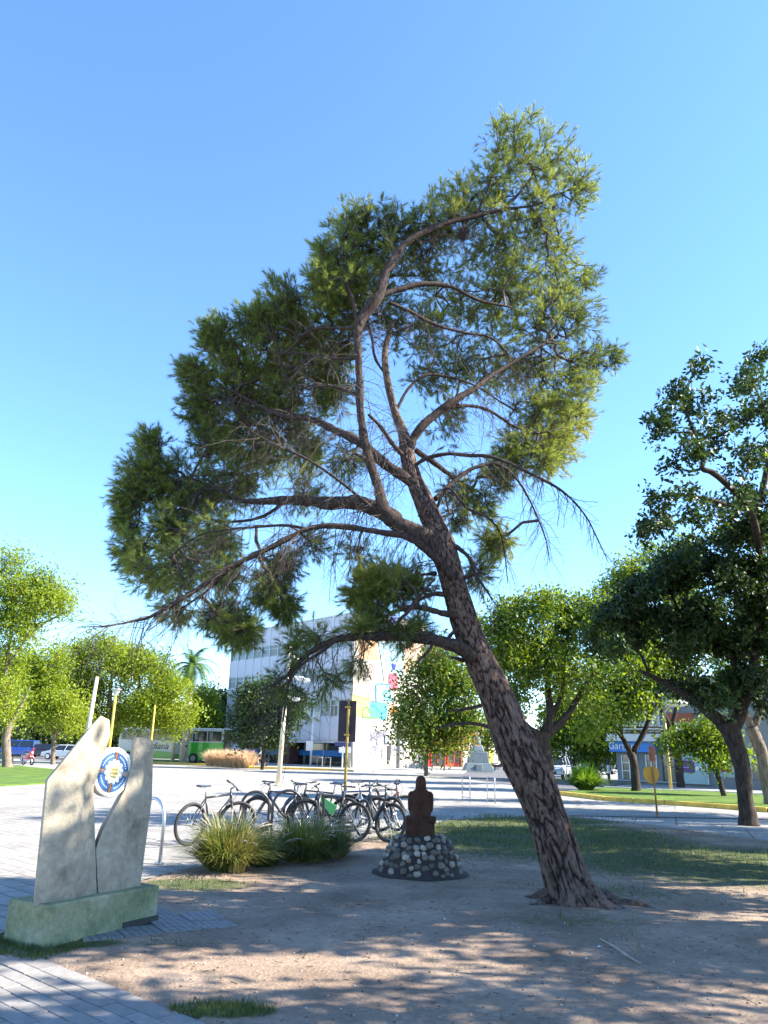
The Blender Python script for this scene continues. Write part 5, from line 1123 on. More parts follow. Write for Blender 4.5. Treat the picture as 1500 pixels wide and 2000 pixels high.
b = P(543, 1534); top = U(569, 1262, b.y); top.x = b.x+.18
t = pole_thing('multi_lamp_post', 'tall cream lamp post with several white heads, in front of the panelled building', 'lamp', b, top, .12, .07, m_cream)
for (px, py, s) in ((572, 1286, .19), (587, 1325, .13), (598, 1329, .12), (578, 1365, .13)):
    p = U(px, py, b.y)-b; zc = min(top.z-b.z-.05, p.z+.15); ar = MB().tube([Vector((.12, 0, zc)), Vector((p.x*.6, 0, p.z+.08)), p], .035, 8).build('lamp_arm', m_cream, t, smooth=True)
    o = MB().ball((0, 0, 0), s*1.4, 12, 8, (1.15, .8, .62)).build('lamp_head', m_white, ar, smooth=True); o.location = p
for (p0, p1) in (((528, 1336), (558, 1339)),):
    q0 = U(*p0, b.y)-b; q1 = U(*p1, b.y)-b; MB().box(min(q0.x, q1.x), max(q0.x, q1.x), -.1, .1, q0.z-.06, q0.z+.04).build('lamp_head', m_white, t, bevel=.02)
b = P(606, 1499); top = U(614, 1375, b.y); top.x = b.x+.1
t = pole_thing('camera_pole', 'thin white pole with a square white box before the blue shop band', 'pole', b, top, .11, .08, m_white)
p = U(605, 1456, b.y)-b; MB().box(p.x-.34, p.x+.34, -.2, .12, p.z-.48, p.z+.42).build('equipment_box', m_white, t, bevel=.03)
p = U(568, 1411, b.y)-b; q = U(612, 1404, b.y)-b; MB().tube([Vector((.05, 0, q.z+.15)), Vector((p.x*.5, 0, q.z)), p], .1, 8).build('camera_arm', m_white, t); MB().box(p.x-.5, p.x+.15, -.2, .2, p.z-.2, p.z+.25).build('camera_head', m_white, t, bevel=.03)
b = P(668, 1502); top = U(669, 1452, b.y)
t = pole_thing('street_name_sign', 'white post with small street name plates at the corner of the panelled building', 'sign', b, Vector((b.x, b.y, top.z)), .07, .06, m_white)
p = U(668, 1458, b.y)-b; MB().box(-.75, .75, -.1, -.06, p.z+.02, p.z+.38).build('name_plate', M('navy_plate', (.03, .04, .14), .4), t, bevel=.01); MB().box(-.35, .75, -.1, -.06, p.z-.55, p.z-.06).build('name_plate', m_white, t, bevel=.01)
# right-hand lamp and round-headed sign
b = P(1311, 1546); tp = U(1298, 1392, b.y); tp.x = b.x-.05
t = pole_thing('street_lamp', 'yellowish street lamp with a wide flat disc head among the right-hand trees', 'lamp', b, tp, .085, .065, M('faded_yellow_paint', (.50, .38, .14), .6, var=.15, vscale=2))
c = U(1321, 1374, b.y)-b; top_l = tp-b; MB().tube([top_l, (top_l+c)/2+Vector((0, 0, .1)), c], .05, 8).build('lamp_arm', m_cream, t); MB().ball(c, .62, 20, 8, (1, 1, .3)).build('disc_head', m_white, t, smooth=True); MB().disc(c+Vector((0, 0, -.06)), (0, 0, 1), .66, .05, 24).build('head_ring', M('grey_metal_cap', (.42, .42, .42), .4), t)
b = P(1284, 1594); tp = U(1268, 1456, b.y); tp.x = b.x-.04
t = pole_thing('sign_post', 'thin rusty post with an orange rounded sign, right of the pine', 'sign', b, tp, .028, .024, M('rusty_paint', (.33, .16, .06), .7, var=.3, vscale=6))
c = U(1273, 1514, b.y)-b; pts = []
for i in range(24):
    a = 2*math.pi*i/24; x = .235*abs(math.cos(a))**.6*(1 if math.cos(a) > 0 else -1); z = .235*abs(math.sin(a))**.6*(1 if math.sin(a) > 0 else -1); x *= (1 if z > 0 else 1+z*1.4); pts.append((c.x+x, .03, c.z+z))
MB().prism(pts, (0, 0, 0), (0, .015, 0)).build('sign_face', M('orange_sign', (.70, .34, .03), .5, var=.1, vscale=4), t)
MB().box(-.10, .09, .02, .05, tp.z-.45, tp.z-.02).build('small_plate', M('faded_red_plate', (.42, .14, .09), .6, var=.2), t, bevel=.01)
b = P(1190, 1529); t = pole_thing('bollard', 'striped black and white bollard on the corner by the blue shop', 'bollard', b, b+Vector((0, 0, 1.5)), .09, .09, M('bollard_dark', (.05, .05, .08), .6)); MB().disc((0, 0, .6), (0, 0, 1), .10, .5, 14).build('white_band', m_white, t)

# ------------------------------------------------------------------ panelled building with mural side
def panel_building():
    YC = 75.0; cor = U(684, 1500, YC); cor.z = 0; far = U(443, 1400, 92); far.z = 0; ex = (far-cor); LF = ex.length; ex.normalize(); n1 = Vector((ex.y, -ex.x, 0))
    if n1.y > 0: n1 = -n1
    exr = -n1.copy(); exr = Vector((-ex.y, ex.x, 0)); exr = exr if exr.y > 0 else -exr
    nr = -ex
    t = thing('office_building', 'office building with pale panels and window bands, a mural on its sunlit end', 'building', cor)
    def z_at(py): return U(684, py, YC).z
    Z = dict(top=z_at(1197), p1b=z_at(1236), w1b=z_at(1262), p2b=z_at(1300), w2b=z_at(1326), p3b=z_at(1365), w3b=z_at(1398), p4b=z_at(1446))
    m_pan = M('pale_lilac_panel', (.56, .55, .60), .55, var=.04, vscale=.6); m_fr = M('aluminium_mullion', (.42, .44, .46), .4, metal=.5); m_gl = glass_mat('window_glass', (.07, .09, .085)); m_bl = M('grey_blind', (.30, .32, .30), .7, var=.1); m_wall = M('cream_wall', (.50, .45, .36), .8, var=.05, vscale=.5, bump=.1)
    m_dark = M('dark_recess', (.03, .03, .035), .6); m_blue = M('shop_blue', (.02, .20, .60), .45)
    def fm(x, z, out=0.0): return frame_mtx(ex*x+n1*out+Vector((0, 0, z)), ex, ydir=-n1)   # local x along, y into the wall, z up
    # core
    core = MB(); D = 9.8
    core.prism([Vector((0, 0, 0)), ex*LF, ex*LF+exr*D, exr*D], Vector((0, 0, Z['p4b']))-n1*0.0, Vector((0, 0, Z['top']-.15))); o = core.build('wall', m_wall, t); 
    o.location = -n1*.12
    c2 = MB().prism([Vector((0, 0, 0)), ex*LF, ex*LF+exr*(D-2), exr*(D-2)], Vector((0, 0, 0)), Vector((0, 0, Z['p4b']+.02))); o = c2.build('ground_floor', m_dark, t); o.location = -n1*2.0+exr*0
    MB().prism([Vector((0, 0, 0)), ex*LF, ex*LF+exr*D, exr*D], Vector((0, 0, Z['p4b']-.25)), Vector((0, 0, Z['p4b']-.003))).build('soffit_slab', m_pan, t).location = -n1*.05
    NB = 14; bw = LF/NB
    bands = [('p', Z['p1b'], Z['top']), ('w', Z['w1b'], Z['p1b']), ('p', Z['p2b'], Z['w1b']), ('w', Z['w2b'], Z['p2b']), ('p', Z['p3b'], Z['w2b']), ('w', Z['w3b'], Z['p3b']), ('p', Z['p4b'], Z['w3b'])]
    rng = random.Random(4)
    for kind, z0, z1 in bands:
        proto = None
        for i in range(NB):
            x = i*bw
            if kind == 'p':
                if proto is None: proto = o = MB().box(.05, bw-.05, -.06, .1, 0, z1-z0-.04).build('panel', m_pan, t, bevel=.01)
                else: o = proto.copy(); COL.objects.link(o)
                o.matrix_local = fm(x, z0+.02)
            else:
                if proto is None:
                    hh = z1-z0; mb = MB(); mb.box(.06, .13, -.03, .1, 0, hh); mb.box(bw-.13, bw-.06, -.03, .1, 0, hh); mb.box(.13, bw-.13, -.03, .1, 0, .07); mb.box(.13, bw-.13, -.03, .1, hh-.07, hh); mb.box(.13, bw-.13, -.02, .08, hh*.66-.025, hh*.66+.025)
                    proto = o = mb.build('window', m_fr, t)
                    pane = MB().box(.13, bw-.13, .03, .06, .07, hh-.07).build('pane', m_gl, o)
                else: 
                    o = proto.copy(); COL.objects.link(o); q = pane.copy(); COL.objects.link(q); q.parent = o
                    q.matrix_parent_inverse = Matrix.Identity(4)
                o.matrix_local = fm(x, z0)
                if rng.random() < .75:
                    hh = z1-z0; b0 = .07+(hh-.14)*rng.choice([0, 0, .3, .5, .15]); mb = MB(); zz = b0
                    while zz < hh-.1: mb.box(.15, bw-.15, .0, .025, zz, zz+.10); zz += .13
                    s = mb.build('blind', m_bl, o)
    for i in range(NB+1):
        o = MB().box(-.05, .05, -.10, .08, 0, Z['top']-Z['p4b']).build('mullion', m_fr, t); o.matrix_local = fm(i*bw, Z['p4b'])
    MB().box(-.2, LF+.2, -.12, .5, 0, .12).build('roof_edge', m_fr, t).matrix_local = fm(0, Z['top']+.003)
    for i in range(NB):
        o = MB().add([(0, -.1, 0), (.18, -.1, 0), (.09, -.1, -.35), (0, .04, 0), (.18, .04, 0), (.09, .04, -.35)], [(0, 1, 2), (3, 5, 4), (0, 3, 4, 1), (1, 4, 5, 2), (2, 5, 3, 0)]).build('bracket', m_white, t); o.matrix_local = fm(i*bw-.09+.001, Z['top']+.003, .05)
    MB().tube([Vector((0, 0, 0)), Vector((0, 0, 3.5))], .04, 6).build('aerial', m_fr, t).location = ex*5.5+exr*3+Vector((0, 0, Z['top']))
    # ground floor shop: columns, glazing, blue band, dark red pier
    for i in range(0, NB, 2):
        o = MB().box(.02, bw*2-.02, 0, .06, .35, Z['p4b']-.3).build('shop_window', glass_mat('shop_glass', (.025, .028, .03)), t); o.matrix_local = fm(i*bw, 0, -1.9)
        o = MB().box(.02, bw*2-.02, -.05, .0, 0, .55).build('blue_band', m_blue, t); o.matrix_local = fm(i*bw, 1.05, -1.85)
        o = MB().box(-.05, .05, -.08, .1, 0, Z['p4b']-.26).build('shop_post', m_fr, t); o.matrix_local = fm(i*bw, 0, -1.85)
    MB().box(0, 1.1, 0, 1.3, 0, Z['p4b']-.26).build('pier', M('dark_red_pier', (.10, .035, .03), .7), t).matrix_local = fm(bw*6.5, 0, -.4)
    MB().box(-.5, LF, -.6, 2, 0, .16).build('step', M('cream_step', (.5, .46, .38), .8), t).matrix_local = fm(0, 0, -.3)
    # mural end wall
    def on(px, py, out=0.02):
        p = onplane(px, py, cor, nr); return p-cor+nr*out
    def fmr(x, z, out=0.0): return frame_mtx(exr*x+nr*out+Vector((0, 0, z)), exr, ydir=-nr)
    W = 9.6
    MB().box(-.12, W, 0, .5, 0, Z['top']+.1).build('mural_wall', m_wall, t, bevel=.02).matrix_local = fmr(0, 0, .13)
    o_ = .145
    mural = bpy.data.objects.new('mural', None); COL.objects.link(mural); mural.parent = t
    def patch(name, pts, col, k=0, th=.006):
        mx = max(col); col = tuple((c/mx)**1.8*mx*.78 for c in col)
        MB().prism([on(px, py, o_+k*.006) for px, py in pts], Vector((0, 0, 0)), nr*th).build(name, M('mural_'+name+'_%d' % (int(col[0]*99)*10000+int(col[1]*99)*100+int(col[2]*99)), col, .7, var=.12, vscale=1.2), mural)
    def line(name, pts, col, w=.07, k=2):
        col = tuple(c*.6 for c in col) if name not in ('graffiti_stroke',) else tuple(c*.7 for c in col)
        p3, rr = catmull([on(px, py, o_+k*.006) for px, py in pts], [w]*len(pts), 6) if len(pts) > 2 else ([on(px, py, o_+k*.006) for px, py in pts], [w, w])
        V = []; F = []
        for i, p in enumerate(p3):
            d = (p3[min(i+1, len(p3)-1)]-p3[max(i-1, 0)]); s = d.cross(nr).normalized()*w; V += [p-s, p+s, p-s+nr*.01, p+s+nr*.01]
        for i in range(len(p3)-1):
            a = i*4; F += [(a, a+1, a+5, a+4), (a+2, a+6, a+7, a+3), (a, a+4, a+6, a+2), (a+1, a+3, a+7, a+5)]
        MB().add(V, F).build(name, M('mural_line_%d' % (int(col[0]*99)*10000+int(col[1]*99)*100+int(col[2]*99)), col, .7), mural)
    def X(x): return 680+x*.17
    def Yp(y): return 1180+y*.17
    patch('peach_field', [(X(140), Yp(240)), (X(330), Yp(420)), (X(340), Yp(640)), (X(120), Yp(640)), (X(100), Yp(300))], (.70, .50, .34), 0)
    patch('yellow_field', [(686, 1357), (720, 1362), (722, 1400), (686, 1400)], (.66, .62, .30), 0)
    patch('sky_stripe', [(X(330), Yp(430)), (X(640), Yp(430)), (X(600), Yp(830)), (X(400), Yp(880))], (.48, .62, .66), 0)
    patch('pink_field', [(X(650), Yp(430)), (X(880), Yp(430)), (X(800), Yp(700)), (X(620), Yp(800))], (.70, .52, .42), 0)
    patch('blue_patch', [(X(470), Yp(120)), (X(560), Yp(120)), (X(540), Yp(310)), (X(470), Yp(310))], (.35, .42, .72), 1)
    patch('teal_box', [(X(310), Yp(930)), (X(470), Yp(925)), (X(520), Yp(1130)), (X(310), Yp(1115))], (.45, .68, .74), 1)
    patch('turquoise_box', [(X(235), Yp(1120)), (X(440), Yp(1140)), (X(430), Yp(1310)), (X(232), Yp(1295))], (.22, .62, .70), 1)
    patch('pink_figure', [(X(450), Yp(790)), (X(490), Yp(800)), (X(550), Yp(780)), (X(560), Yp(960)), (X(520), Yp(1000)), (X(460), Yp(990)), (X(445), Yp(930))], (.62, .24, .30), 1)
    patch('orange_figure', [(X(490), Yp(1165)), (X(550), Yp(1170)), (X(545), Yp(1290)), (X(480), Yp(1260))], (.70, .36, .10), 1)
    patch('blue_blot', [(X(480), Yp(690)), (X(540), Yp(690)), (X(530), Yp(755)), (X(500), Yp(760))], (.04, .12, .50), 2)
    sp = []
    for i in range(40):
        a = i*.42; r = 10+i*2.0; sp.append((X(232+r*.72*math.cos(a)), Yp(775+r*1.35*math.sin(a))))
    line('pink_spiral', sp, (.66, .40, .42), .05)
    line('teal_outline', [(X(310), Yp(1115)), (X(310), Yp(930)), (X(470), Yp(925))], (.02, .22, .34), .06); line('teal_loop', [(X(470), Yp(1050)), (X(420), Yp(1075)), (X(385), Yp(1030)), (X(420), Yp(1000)), (X(465), Yp(1020)), (X(460), Yp(1090)), (X(440), Yp(1110))], (.03, .35, .36), .07)
    line('green_curve', [(X(155), Yp(1300)), (X(165), Yp(1210)), (X(210), Yp(1185)), (X(245), Yp(1250)), (X(300), Yp(1215)), (X(325), Yp(1300))], (.12, .36, .08), .08); line('green_base', [(X(155), Yp(1300)), (X(325), Yp(1308))], (.16, .40, .10), .08)
    line('teal_wave', [(X(240), Yp(1160)), (X(300), Yp(1180)), (X(350), Yp(1240)), (X(410), Yp(1235))], (.02, .30, .38), .07); line('teal_base', [(X(340), Yp(1310)), (X(420), Yp(1318))], (.02, .36, .44), .07)
    line('dark_hook', [(X(552), Yp(470)), (X(552), Yp(600)), (X(500), Yp(640)), (X(462), Yp(600))], (.03, .30, .32), .06); line('rope', [(X(335), Yp(440)), (X(375), Yp(700)), (X(400), Yp(890))], (.10, .16, .14), .035); line('rope', [(X(640), Yp(470)), (X(620), Yp(640)), (X(602), Yp(800))], (.10, .16, .14), .035)
    line('cable', [(X(0), Yp(1035)), (X(90), Yp(1060)), (X(240), Yp(1108)), (X(440), Yp(1145))], (.06, .06, .07), .025); 
    # graffiti tangle on the lower wall
    rng = random.Random(9)
    for q in range(34):
        px = rng.uniform(722, 795); py = rng.uniform(1425, 1494); seq = [(px, py)]
        for _ in range(5): px += rng.uniform(-6, 6); py += rng.uniform(-9, 9); seq.append((min(822, max(720, px)), min(1495, max(1416, py))))
        line('graffiti_stroke', seq, rng.choice([(.30, .31, .38), (.42, .43, .50), (.22, .23, .28), (.5, .5, .56)]), rng.uniform(.04, .10), 1)
    MB().prism([on(719, 1438, .2), on(685.5, 1436, .2), on(685.5, 1503, .2), on(717, 1503, .2)], Vector((0, 0, 0)), nr*.08).build('garage_door', M('grey_door', (.45, .43, .42), .6, var=.05), t)
    MB().prism([on(749, 1436, .15), on(763, 1436, .15), on(763, 1452, .15), on(749, 1452, .15)], Vector((0, 0, 0)), nr*.12).build('vent_box', M('vent_grey', (.30, .30, .33), .6), t, bevel=.02)
    MB().prism([on(755, 1456, .15), on(761, 1456, .15), on(760, 1492, .15), on(754, 1492, .15)], Vector((0, 0, 0)), nr*.05).build('side_door', m_dark, t)
    MB().tube([on(778, 1400, .3), on(776, 1502, .3)], .12, 8).build('drain_pipe', M('grey_metal_cap', (.42, .42, .42), .4), t)
panel_building()

def box_building(name, label, px0, px1, py0, ytop, Y0, Y1, mat, feats=(), depth=8, kind='building'):
    a = U(px0, py0, Y0); a.z = 0; b = U(px1, py0, Y1); b.z = 0; ex = (b-a); L = ex.length; ex.normalize(); n = Vector((ex.y, -ex.x, 0)); n = n if n.y < 0 else -n; h = U(px0, ytop, Y0).z
    t = thing(name, label, kind, a, math.atan2(ex.y, ex.x)); MB().box(0, L, 0, depth, 0, h).build('wall', mat, t, bevel=.03)
    def loc(px, py): p = onplane(px, py, a, n)-a; return p.dot(ex), max(0.0, p.z)
    for f in feats:
        nm, x0, y0, x1, y1, mt, out = f[:7]; u0, z1 = loc(x0, y0); u1, z0 = loc(x1, y1)
        o = MB().box(u0, u1, -out, .05, z0, z1).build(nm, mt, t, bevel=.015 if out > .05 else 0)
        if len(f) > 7:   # mullions: (cols, rows, material)
            c, r, mm = f[7]; 
            for i in range(c+1): x = u0+(u1-u0)*i/c; MB().box(x-.04, x+.04, -out-.05, 0, z0, z1).build('mullion', mm, o)
            for j in range(1, r): z = z0+(z1-z0)*j/r; MB().box(u0, u1, -out-.04, 0, z-.03, z+.03).build('rail', mm, o)
    return t, loc
m_w = M('white_plaster', (.68, .66, .62), .8, var=.05, vscale=.6); m_frd = M('dark_frame', (.05, .05, .055), .5); m_shopg = glass_mat('shop_glass_grey', (.06, .075, .075)); m_teal = M('frosted_teal_glass', (.26, .40, .40), .25, var=.1, vscale=.4); m_redb = M('red_shopfront', (.55, .035, .025), .5); m_greyw = M('grey_wall_paint', (.20, .215, .22), .7, var=.08, vscale=.7)
m_al = M('aluminium_mullion', (.42, .44, .46), .4)
# blue-sign corner shop, set along the street on the right
t, loc = box_building('corner_shop', 'corner shop with a blue sign board and purple poster, behind the right-hand lawn strip', 1207, 1560, 1530, 1330, 52, 44, m_greyw, [
    ('shop_window', 1215, 1474, 1247, 1522, m_shopg, .04, (2, 3, m_al)), ('shop_window', 1262, 1474, 1286, 1524, m_shopg, .04, (2, 1, m_al)), ('entrance_glass', 1293, 1470, 1322, 1527, m_shopg, .03, (2, 2, m_frd)),
    ('frosted_window', 1326, 1470, 1386, 1533, m_teal, .06, (1, 1, m_al)), ('shop_window', 1394, 1480, 1460, 1520, m_teal, .05, (3, 1, m_al)), ('shop_window', 1466, 1480, 1540, 1524, m_shopg, .05, (3, 1, m_al)),
    ('cornice', 1196, 1434, 1300, 1449, m_w, .9), ('sign_board', 1199, 1448.6, 1288, 1470, M('shop_blue', (.02, .20, .60), .45), .6), ('ledge', 1207, 1524, 1390, 1531, m_al, .25),
    ('upper_window', 1205, 1390, 1232, 1430, m_shopg, .04, (3, 1, m_w)), ('upper_window', 1250, 1390, 1290, 1430, m_shopg, .04, (3, 1, m_w)), ('balcony_rail', 1205, 1418, 1300, 1420, m_w, 1.1), ('balcony_rail', 1205, 1424, 1300, 1426, m_w, 1.1), ('brick_panel', 1300, 1394, 1356, 1410, M('terracotta_panel', (.33, .10, .05), .8), .3), ('upper_window', 1300, 1410, 1330, 1432, m_teal, .05, (2, 1, m_w)),
    ('yellow_column', 1241, 1388, 1249, 1434, M('pale_yellow', (.62, .56, .25), .7), .4), ('orange_board', 1404, 1495, 1430, 1508, M('terracotta_panel', (.33, .10, .05), .8), .1), ('poster', 1318, 1485, 1358, 1509, M('purple_poster', (.13, .03, .22), .5), .12)], depth=14)
a0 = t.location.copy()
for body, px, py, sz, mt in (('Garnero', 1225, 1457.5, .62, m_white), ('Inmobiliaria', 1234, 1465, .16, m_white)):
    u, z = loc(px+3, py); text_mesh(body, sz, 'lettering', mt, t, frame_mtx(Vector((u, -.63, z)), (1, 0, 0), ydir=(0, 0, 1), zdir=(0, -1, 0)), .01)
u, z = loc(1338, 1491); 
for k, (w_, zz) in enumerate(((.95, .18), (.7, -.25))): MB().box(u-w_/2, u+w_/2, -.135, -.115, z+zz, z+zz+.05).build('printed_line', M('lilac_print', (.45, .32, .55), .5), t)
for k in range(3):
    u, z = loc(1362+k*7, 1501); MB().ball((u, -.07, z), .11, 12, 6, (1, .12, 1.1)).build('sticker', m_white, t)
# red shop, yellow wall, far houses
box_building('red_shop', 'bright red shopfront with cream pilasters seen between the bushy tree and the pine trunk', 836, 906, 1500, 1428, 90, 92, m_redb, [
    ('shop_window', 842, 1460, 866, 1496, m_shopg, .05, (2, 1, m_redb)), ('shop_window', 874, 1462, 898, 1490, m_shopg, .05, (2, 1, m_redb)), ('pilaster', 899.5, 1424, 905, 1502, m_cream, .5), ('orange_fascia', 838, 1434, 899, 1448, M('orange_fascia', (.55, .18, .03), .6), .4), ('step', 836, 1497, 898, 1503, M('cream_step', (.5, .46, .38), .8), .8)])
box_building('yellow_house', 'low house with a strong yellow wall behind the grey-blue monument', 907, 988, 1500, 1448, 104, 108, m_w, [('yellow_panel', 944, 1462, 963, 1498, M('strong_yellow', (.66, .44, .03), .7), .06), ('window', 970, 1466, 980, 1486, m_shopg, .04, (2, 1, m_w)), ('door', 925, 1470, 933, 1500, m_frd, .04)])
box_building('white_house', 'pale house with small dark openings behind the parked cars, left of the dark street tree', 1076, 1135, 1508, 1440, 132, 130, m_w, [('window', 1086, 1462, 1092, 1480, m_shopg, .05), ('doorway', 1098, 1468, 1105, 1504, m_frd, .05), ('window', 1114, 1466, 1122, 1482, m_shopg, .05), ('green_awning', 1118, 1470, 1134, 1476, M('faded_green', (.18, .34, .25), .7), .8)])
box_building('pink_house', 'pale pink house front with arched dark opening left of the blue corner shop', 1138, 1215, 1513, 1452, 118, 116, M('pale_pink_plaster', (.66, .52, .44), .8, var=.06), [('window', 1150, 1474, 1158, 1490, m_shopg, .05), ('doorway', 1166, 1476, 1173, 1505, m_frd, .05), ('window', 1190, 1482, 1198, 1496, m_shopg, .05)])
box_building('cream_house', 'long cream house low behind the left-hand trees and motorcycles', -60, 60, 1484, 1446, 128, 122, M('cream_plaster', (.60, .52, .40), .8, var=.06), [('window', 2, 1456, 8, 1470, m_shopg, .05), ('doorway', 20, 1456, 26, 1482, m_frd, .05)])
box_building('grey_house', 'dark shaded house wall behind the white parked car on the left', 62, 300, 1486, 1440, 130, 124, m_greyw, [('window', 90+i*30, 1452, 102+i*30, 1468, m_shopg, .05) for i in range(6)])

# grey-blue monument on the traffic island
b = P(936, 1508); m_gb2 = M('grey_blue_stone', (.16, .21, .23), .75, var=.15, vscale=1.5, bump=.2); m_gb3 = M('grey_blue_plaque', (.26, .31, .32), .5)
k = mpp(b.y)
t = thing('stone_monument', 'grey-blue stepped stone monument with a small figure on top, across the road', 'monument', b+Vector((0, 1, 0)))
def frus(mb, w0, w1, z0, z1, d0, d1): mb.add([(-w0/2, -d0/2, z0), (w0/2, -d0/2, z0), (w0/2, d0/2, z0), (-w0/2, d0/2, z0), (-w1/2, -d1/2, z1), (w1/2, -d1/2, z1), (w1/2, d1/2, z1), (-w1/2, d1/2, z1)], [(0,3,2,1),(4,5,6,7),(0,1,5,4),(1,2,6,5),(2,3,7,6),(3,0,4,7)]); return mb
frus(MB(), 60*k, 46*k, -.05, 17*k, 2.4, 2.0).build('base', m_gb2, t, bevel=.04); frus(MB(), 40*k, 36*k, 17*k, 38*k, 1.8, 1.6).build('pedestal', m_gb2, t, bevel=.06); frus(MB(), 24*k, 16*k, 38*k, 50*k, 1.3, 1.0).build('cap', m_gb2, t, bevel=.08)
MB().box(-6*k, 6*k, -1.17, -.95, 2*k, 14*k).build('plaque', m_gb3, t, bevel=.02)
mb = MB(); mb.tube([(0, 0, 50*k), (0, 0, 58*k), (.02, 0, 64*k), (0, 0, 69*k)], [.32, .30, .24, .1], 12); mb.ball((0, 0, 72*k), .18, 10, 8); mb.tube([(-.2, 0, 66*k), (-.38, -.1, 60*k), (-.2, -.3, 57*k)], [.1, .08, .06], 8); mb.tube([(.2, 0, 66*k), (.42, -.05, 68*k), (.6, -.1, 66*k)], [.1, .08, .06], 8); mb.build('figure', m_gb2, t, smooth=True)

# ------------------------------------------------------------------ vehicles
m_glass = glass_mat('car_glass', (.02, .024, .028)); m_head = M('headlight_lens', (.65, .66, .66), .15); m_tail = M('tail_light', (.45, .02, .02), .25)
def car(label, pos, rz, paint, L=4.2, W=1.75, H=1.52, group=None, van=False):
    t = thing('parked_car', label, 'van' if van else 'car', pos, rz, group); x0, x1 = -L/2, L/2; hb = .95 if not van else 1.15
    prof = [(x0, .32), (x0+.02, hb*.85), (x0+.18, hb), (x1-.95, hb), (x1-.18, hb*.80), (x1, hb*.62), (x1, .32)]
    mb = MB(); V = []; F = []; n = len(prof)
    for s in (-1, 1):
        for (x, z) in prof: V.append((x, s*(W/2 if z < hb-.01 else W/2-.07), z))
    mb.add(V, [tuple(range(n))[::-1], tuple(range(n, 2*n))]+[(i, (i+1) % n, n+(i+1) % n, n+i) for i in range(n)]); mb.build('body', paint, t, bevel=.06)
    c0, c1 = (x0+.12, x1-1.05) if not van else (x0+.05, x1-.75); r0, r1 = c0+.35, c1-.75
    if van: r0, r1 = c0+.1, c1-.5
    wb, wt = W/2-.08, W/2-.24
    V = [(c0, -wb, hb-.01), (c1, -wb, hb-.01), (c1, wb, hb-.01), (c0, wb, hb-.01), (r0, -wt, H-.05), (r1, -wt, H-.05), (r1, wt, H-.05), (r0, wt, H-.05)]
    MB().add(V, [(0,3,2,1),(4,5,6,7),(0,1,5,4),(1,2,6,5),(2,3,7,6),(3,0,4,7)]).build('glasshouse', m_glass, t, bevel=.05)
    MB().add([(r0-.06, -wt-.02, H-.06), (r1+.06, -wt-.02, H-.06), (r1+.06, wt+.02, H-.06), (r0-.06, wt+.02, H-.06), (r0+.05, -wt+.08, H), (r1-.05, -wt+.08, H), (r1-.05, wt-.08, H), (r0+.05, wt-.08, H)], [(0,3,2,1),(4,5,6,7),(0,1,5,4),(1,2,6,5),(2,3,7,6),(3,0,4,7)]).build('roof', paint, t, bevel=.03)
    for s in (-1, 1):
        for q in (0, .5, 1):
            xb = c0+(c1-c0)*q; xt = r0+(r1-r0)*q; MB().tube([(xb, s*(wb+.005), hb-.02), (xt, s*(wt+.01), H-.05)], .035, 6).build('pillar', paint, t)
        MB().box(x1-.10, x1+.015, s*W/2-.42 if s > 0 else -W/2+.08, s*W/2-.08 if s > 0 else -W/2+.42, hb*.62, hb*.78).build('headlight', m_head, t, bevel=.03)
        MB().box(x0-.015, x0+.10, s*W/2-.28 if s > 0 else -W/2+.04, s*W/2-.04 if s > 0 else -W/2+.28, hb*.65, hb*.95).build('tail_light', m_tail, t, bevel=.03)
        MB().box(c1-.25, c1-.08, s*W/2-.03 if s > 0 else -W/2-.16, s*W/2+.16 if s > 0 else -W/2+.03, hb, hb+.14).build('mirror', paint, t, bevel=.03)
        for x in (x0+.75, x1-.82):
            w = MB().disc((x, s*(W/2-.19), .33), (0, s, 0), .33, .21, 24).build('wheel', m_tyre, t, bevel=.03); MB().disc((x, s*(W/2+.012), .33), (0, s, 0), .21, .015, 16).build('rim', m_alu, w)
    MB().box(x1-.03, x1+.02, -.5, .5, .36, hb*.60).build('grille', m_frd, t, bevel=.02); MB().box(x1+.02, x1+.035, -.22, .22, .44, .56).build('number_plate', m_white, t); MB().box(x0-.03, x0+.02, -W/2+.15, W/2-.15, .34, .5).build('bumper', m_frd, t, bevel=.02); MB().box(x0-.035, x0-.02, -.22, .22, .56, .68).build('number_plate', m_white, t)
    return t
def paint(n, c): return M(n, c, .3, coat=.6, metal=.1)
g = 'vehicles parked along the side street'
p = P(1096, 1523); car('white sport utility car facing the camera, parked left of the dark street tree', (p.x, p.y+2, 0), R(-112), paint('white_car_paint', (.62, .68, .80)), 4.3, 1.8, 1.6, g)
p = U(1072, 1508, 82); car('dark red car half hidden behind the pine trunk and the white car', (p.x, 82, 0), R(-100), paint('dark_red_car', (.12, .02, .03)), group=g)
p = U(1106, 1508, 80); car('pinkish red car directly behind the white one', (p.x, 80, 0), R(-110), paint('pink_red_car', (.50, .10, .14)), group=g)
p = U(1146, 1512, 78); car('dark blue van behind the fern-like bush', (p.x, 78, 0), R(-105), paint('dark_blue_car', (.04, .07, .16)), 4.8, 1.9, 2.1, g, True)
p = U(1178, 1512, 80); car('grey-blue van at the right end of the parked row', (p.x, 80, 0), R(-105), paint('grey_blue_car', (.22, .28, .38)), 4.6, 1.85, 1.9, g, True)
p = U(1205, 1512, 96); car('pale car far down the side street beside the bollard', (p.x, 96, 0), R(-110), paint('white_car_paint', (.62, .68, .80)), group=g)
g = 'cars parked beyond the left lawn'
p = U(124, 1474, 86); car('white hatchback parked side-on right of the red motorcycle', (p.x, 86, 0), R(172), paint('white_hatch_paint', (.62, .62, .60)), group=g)
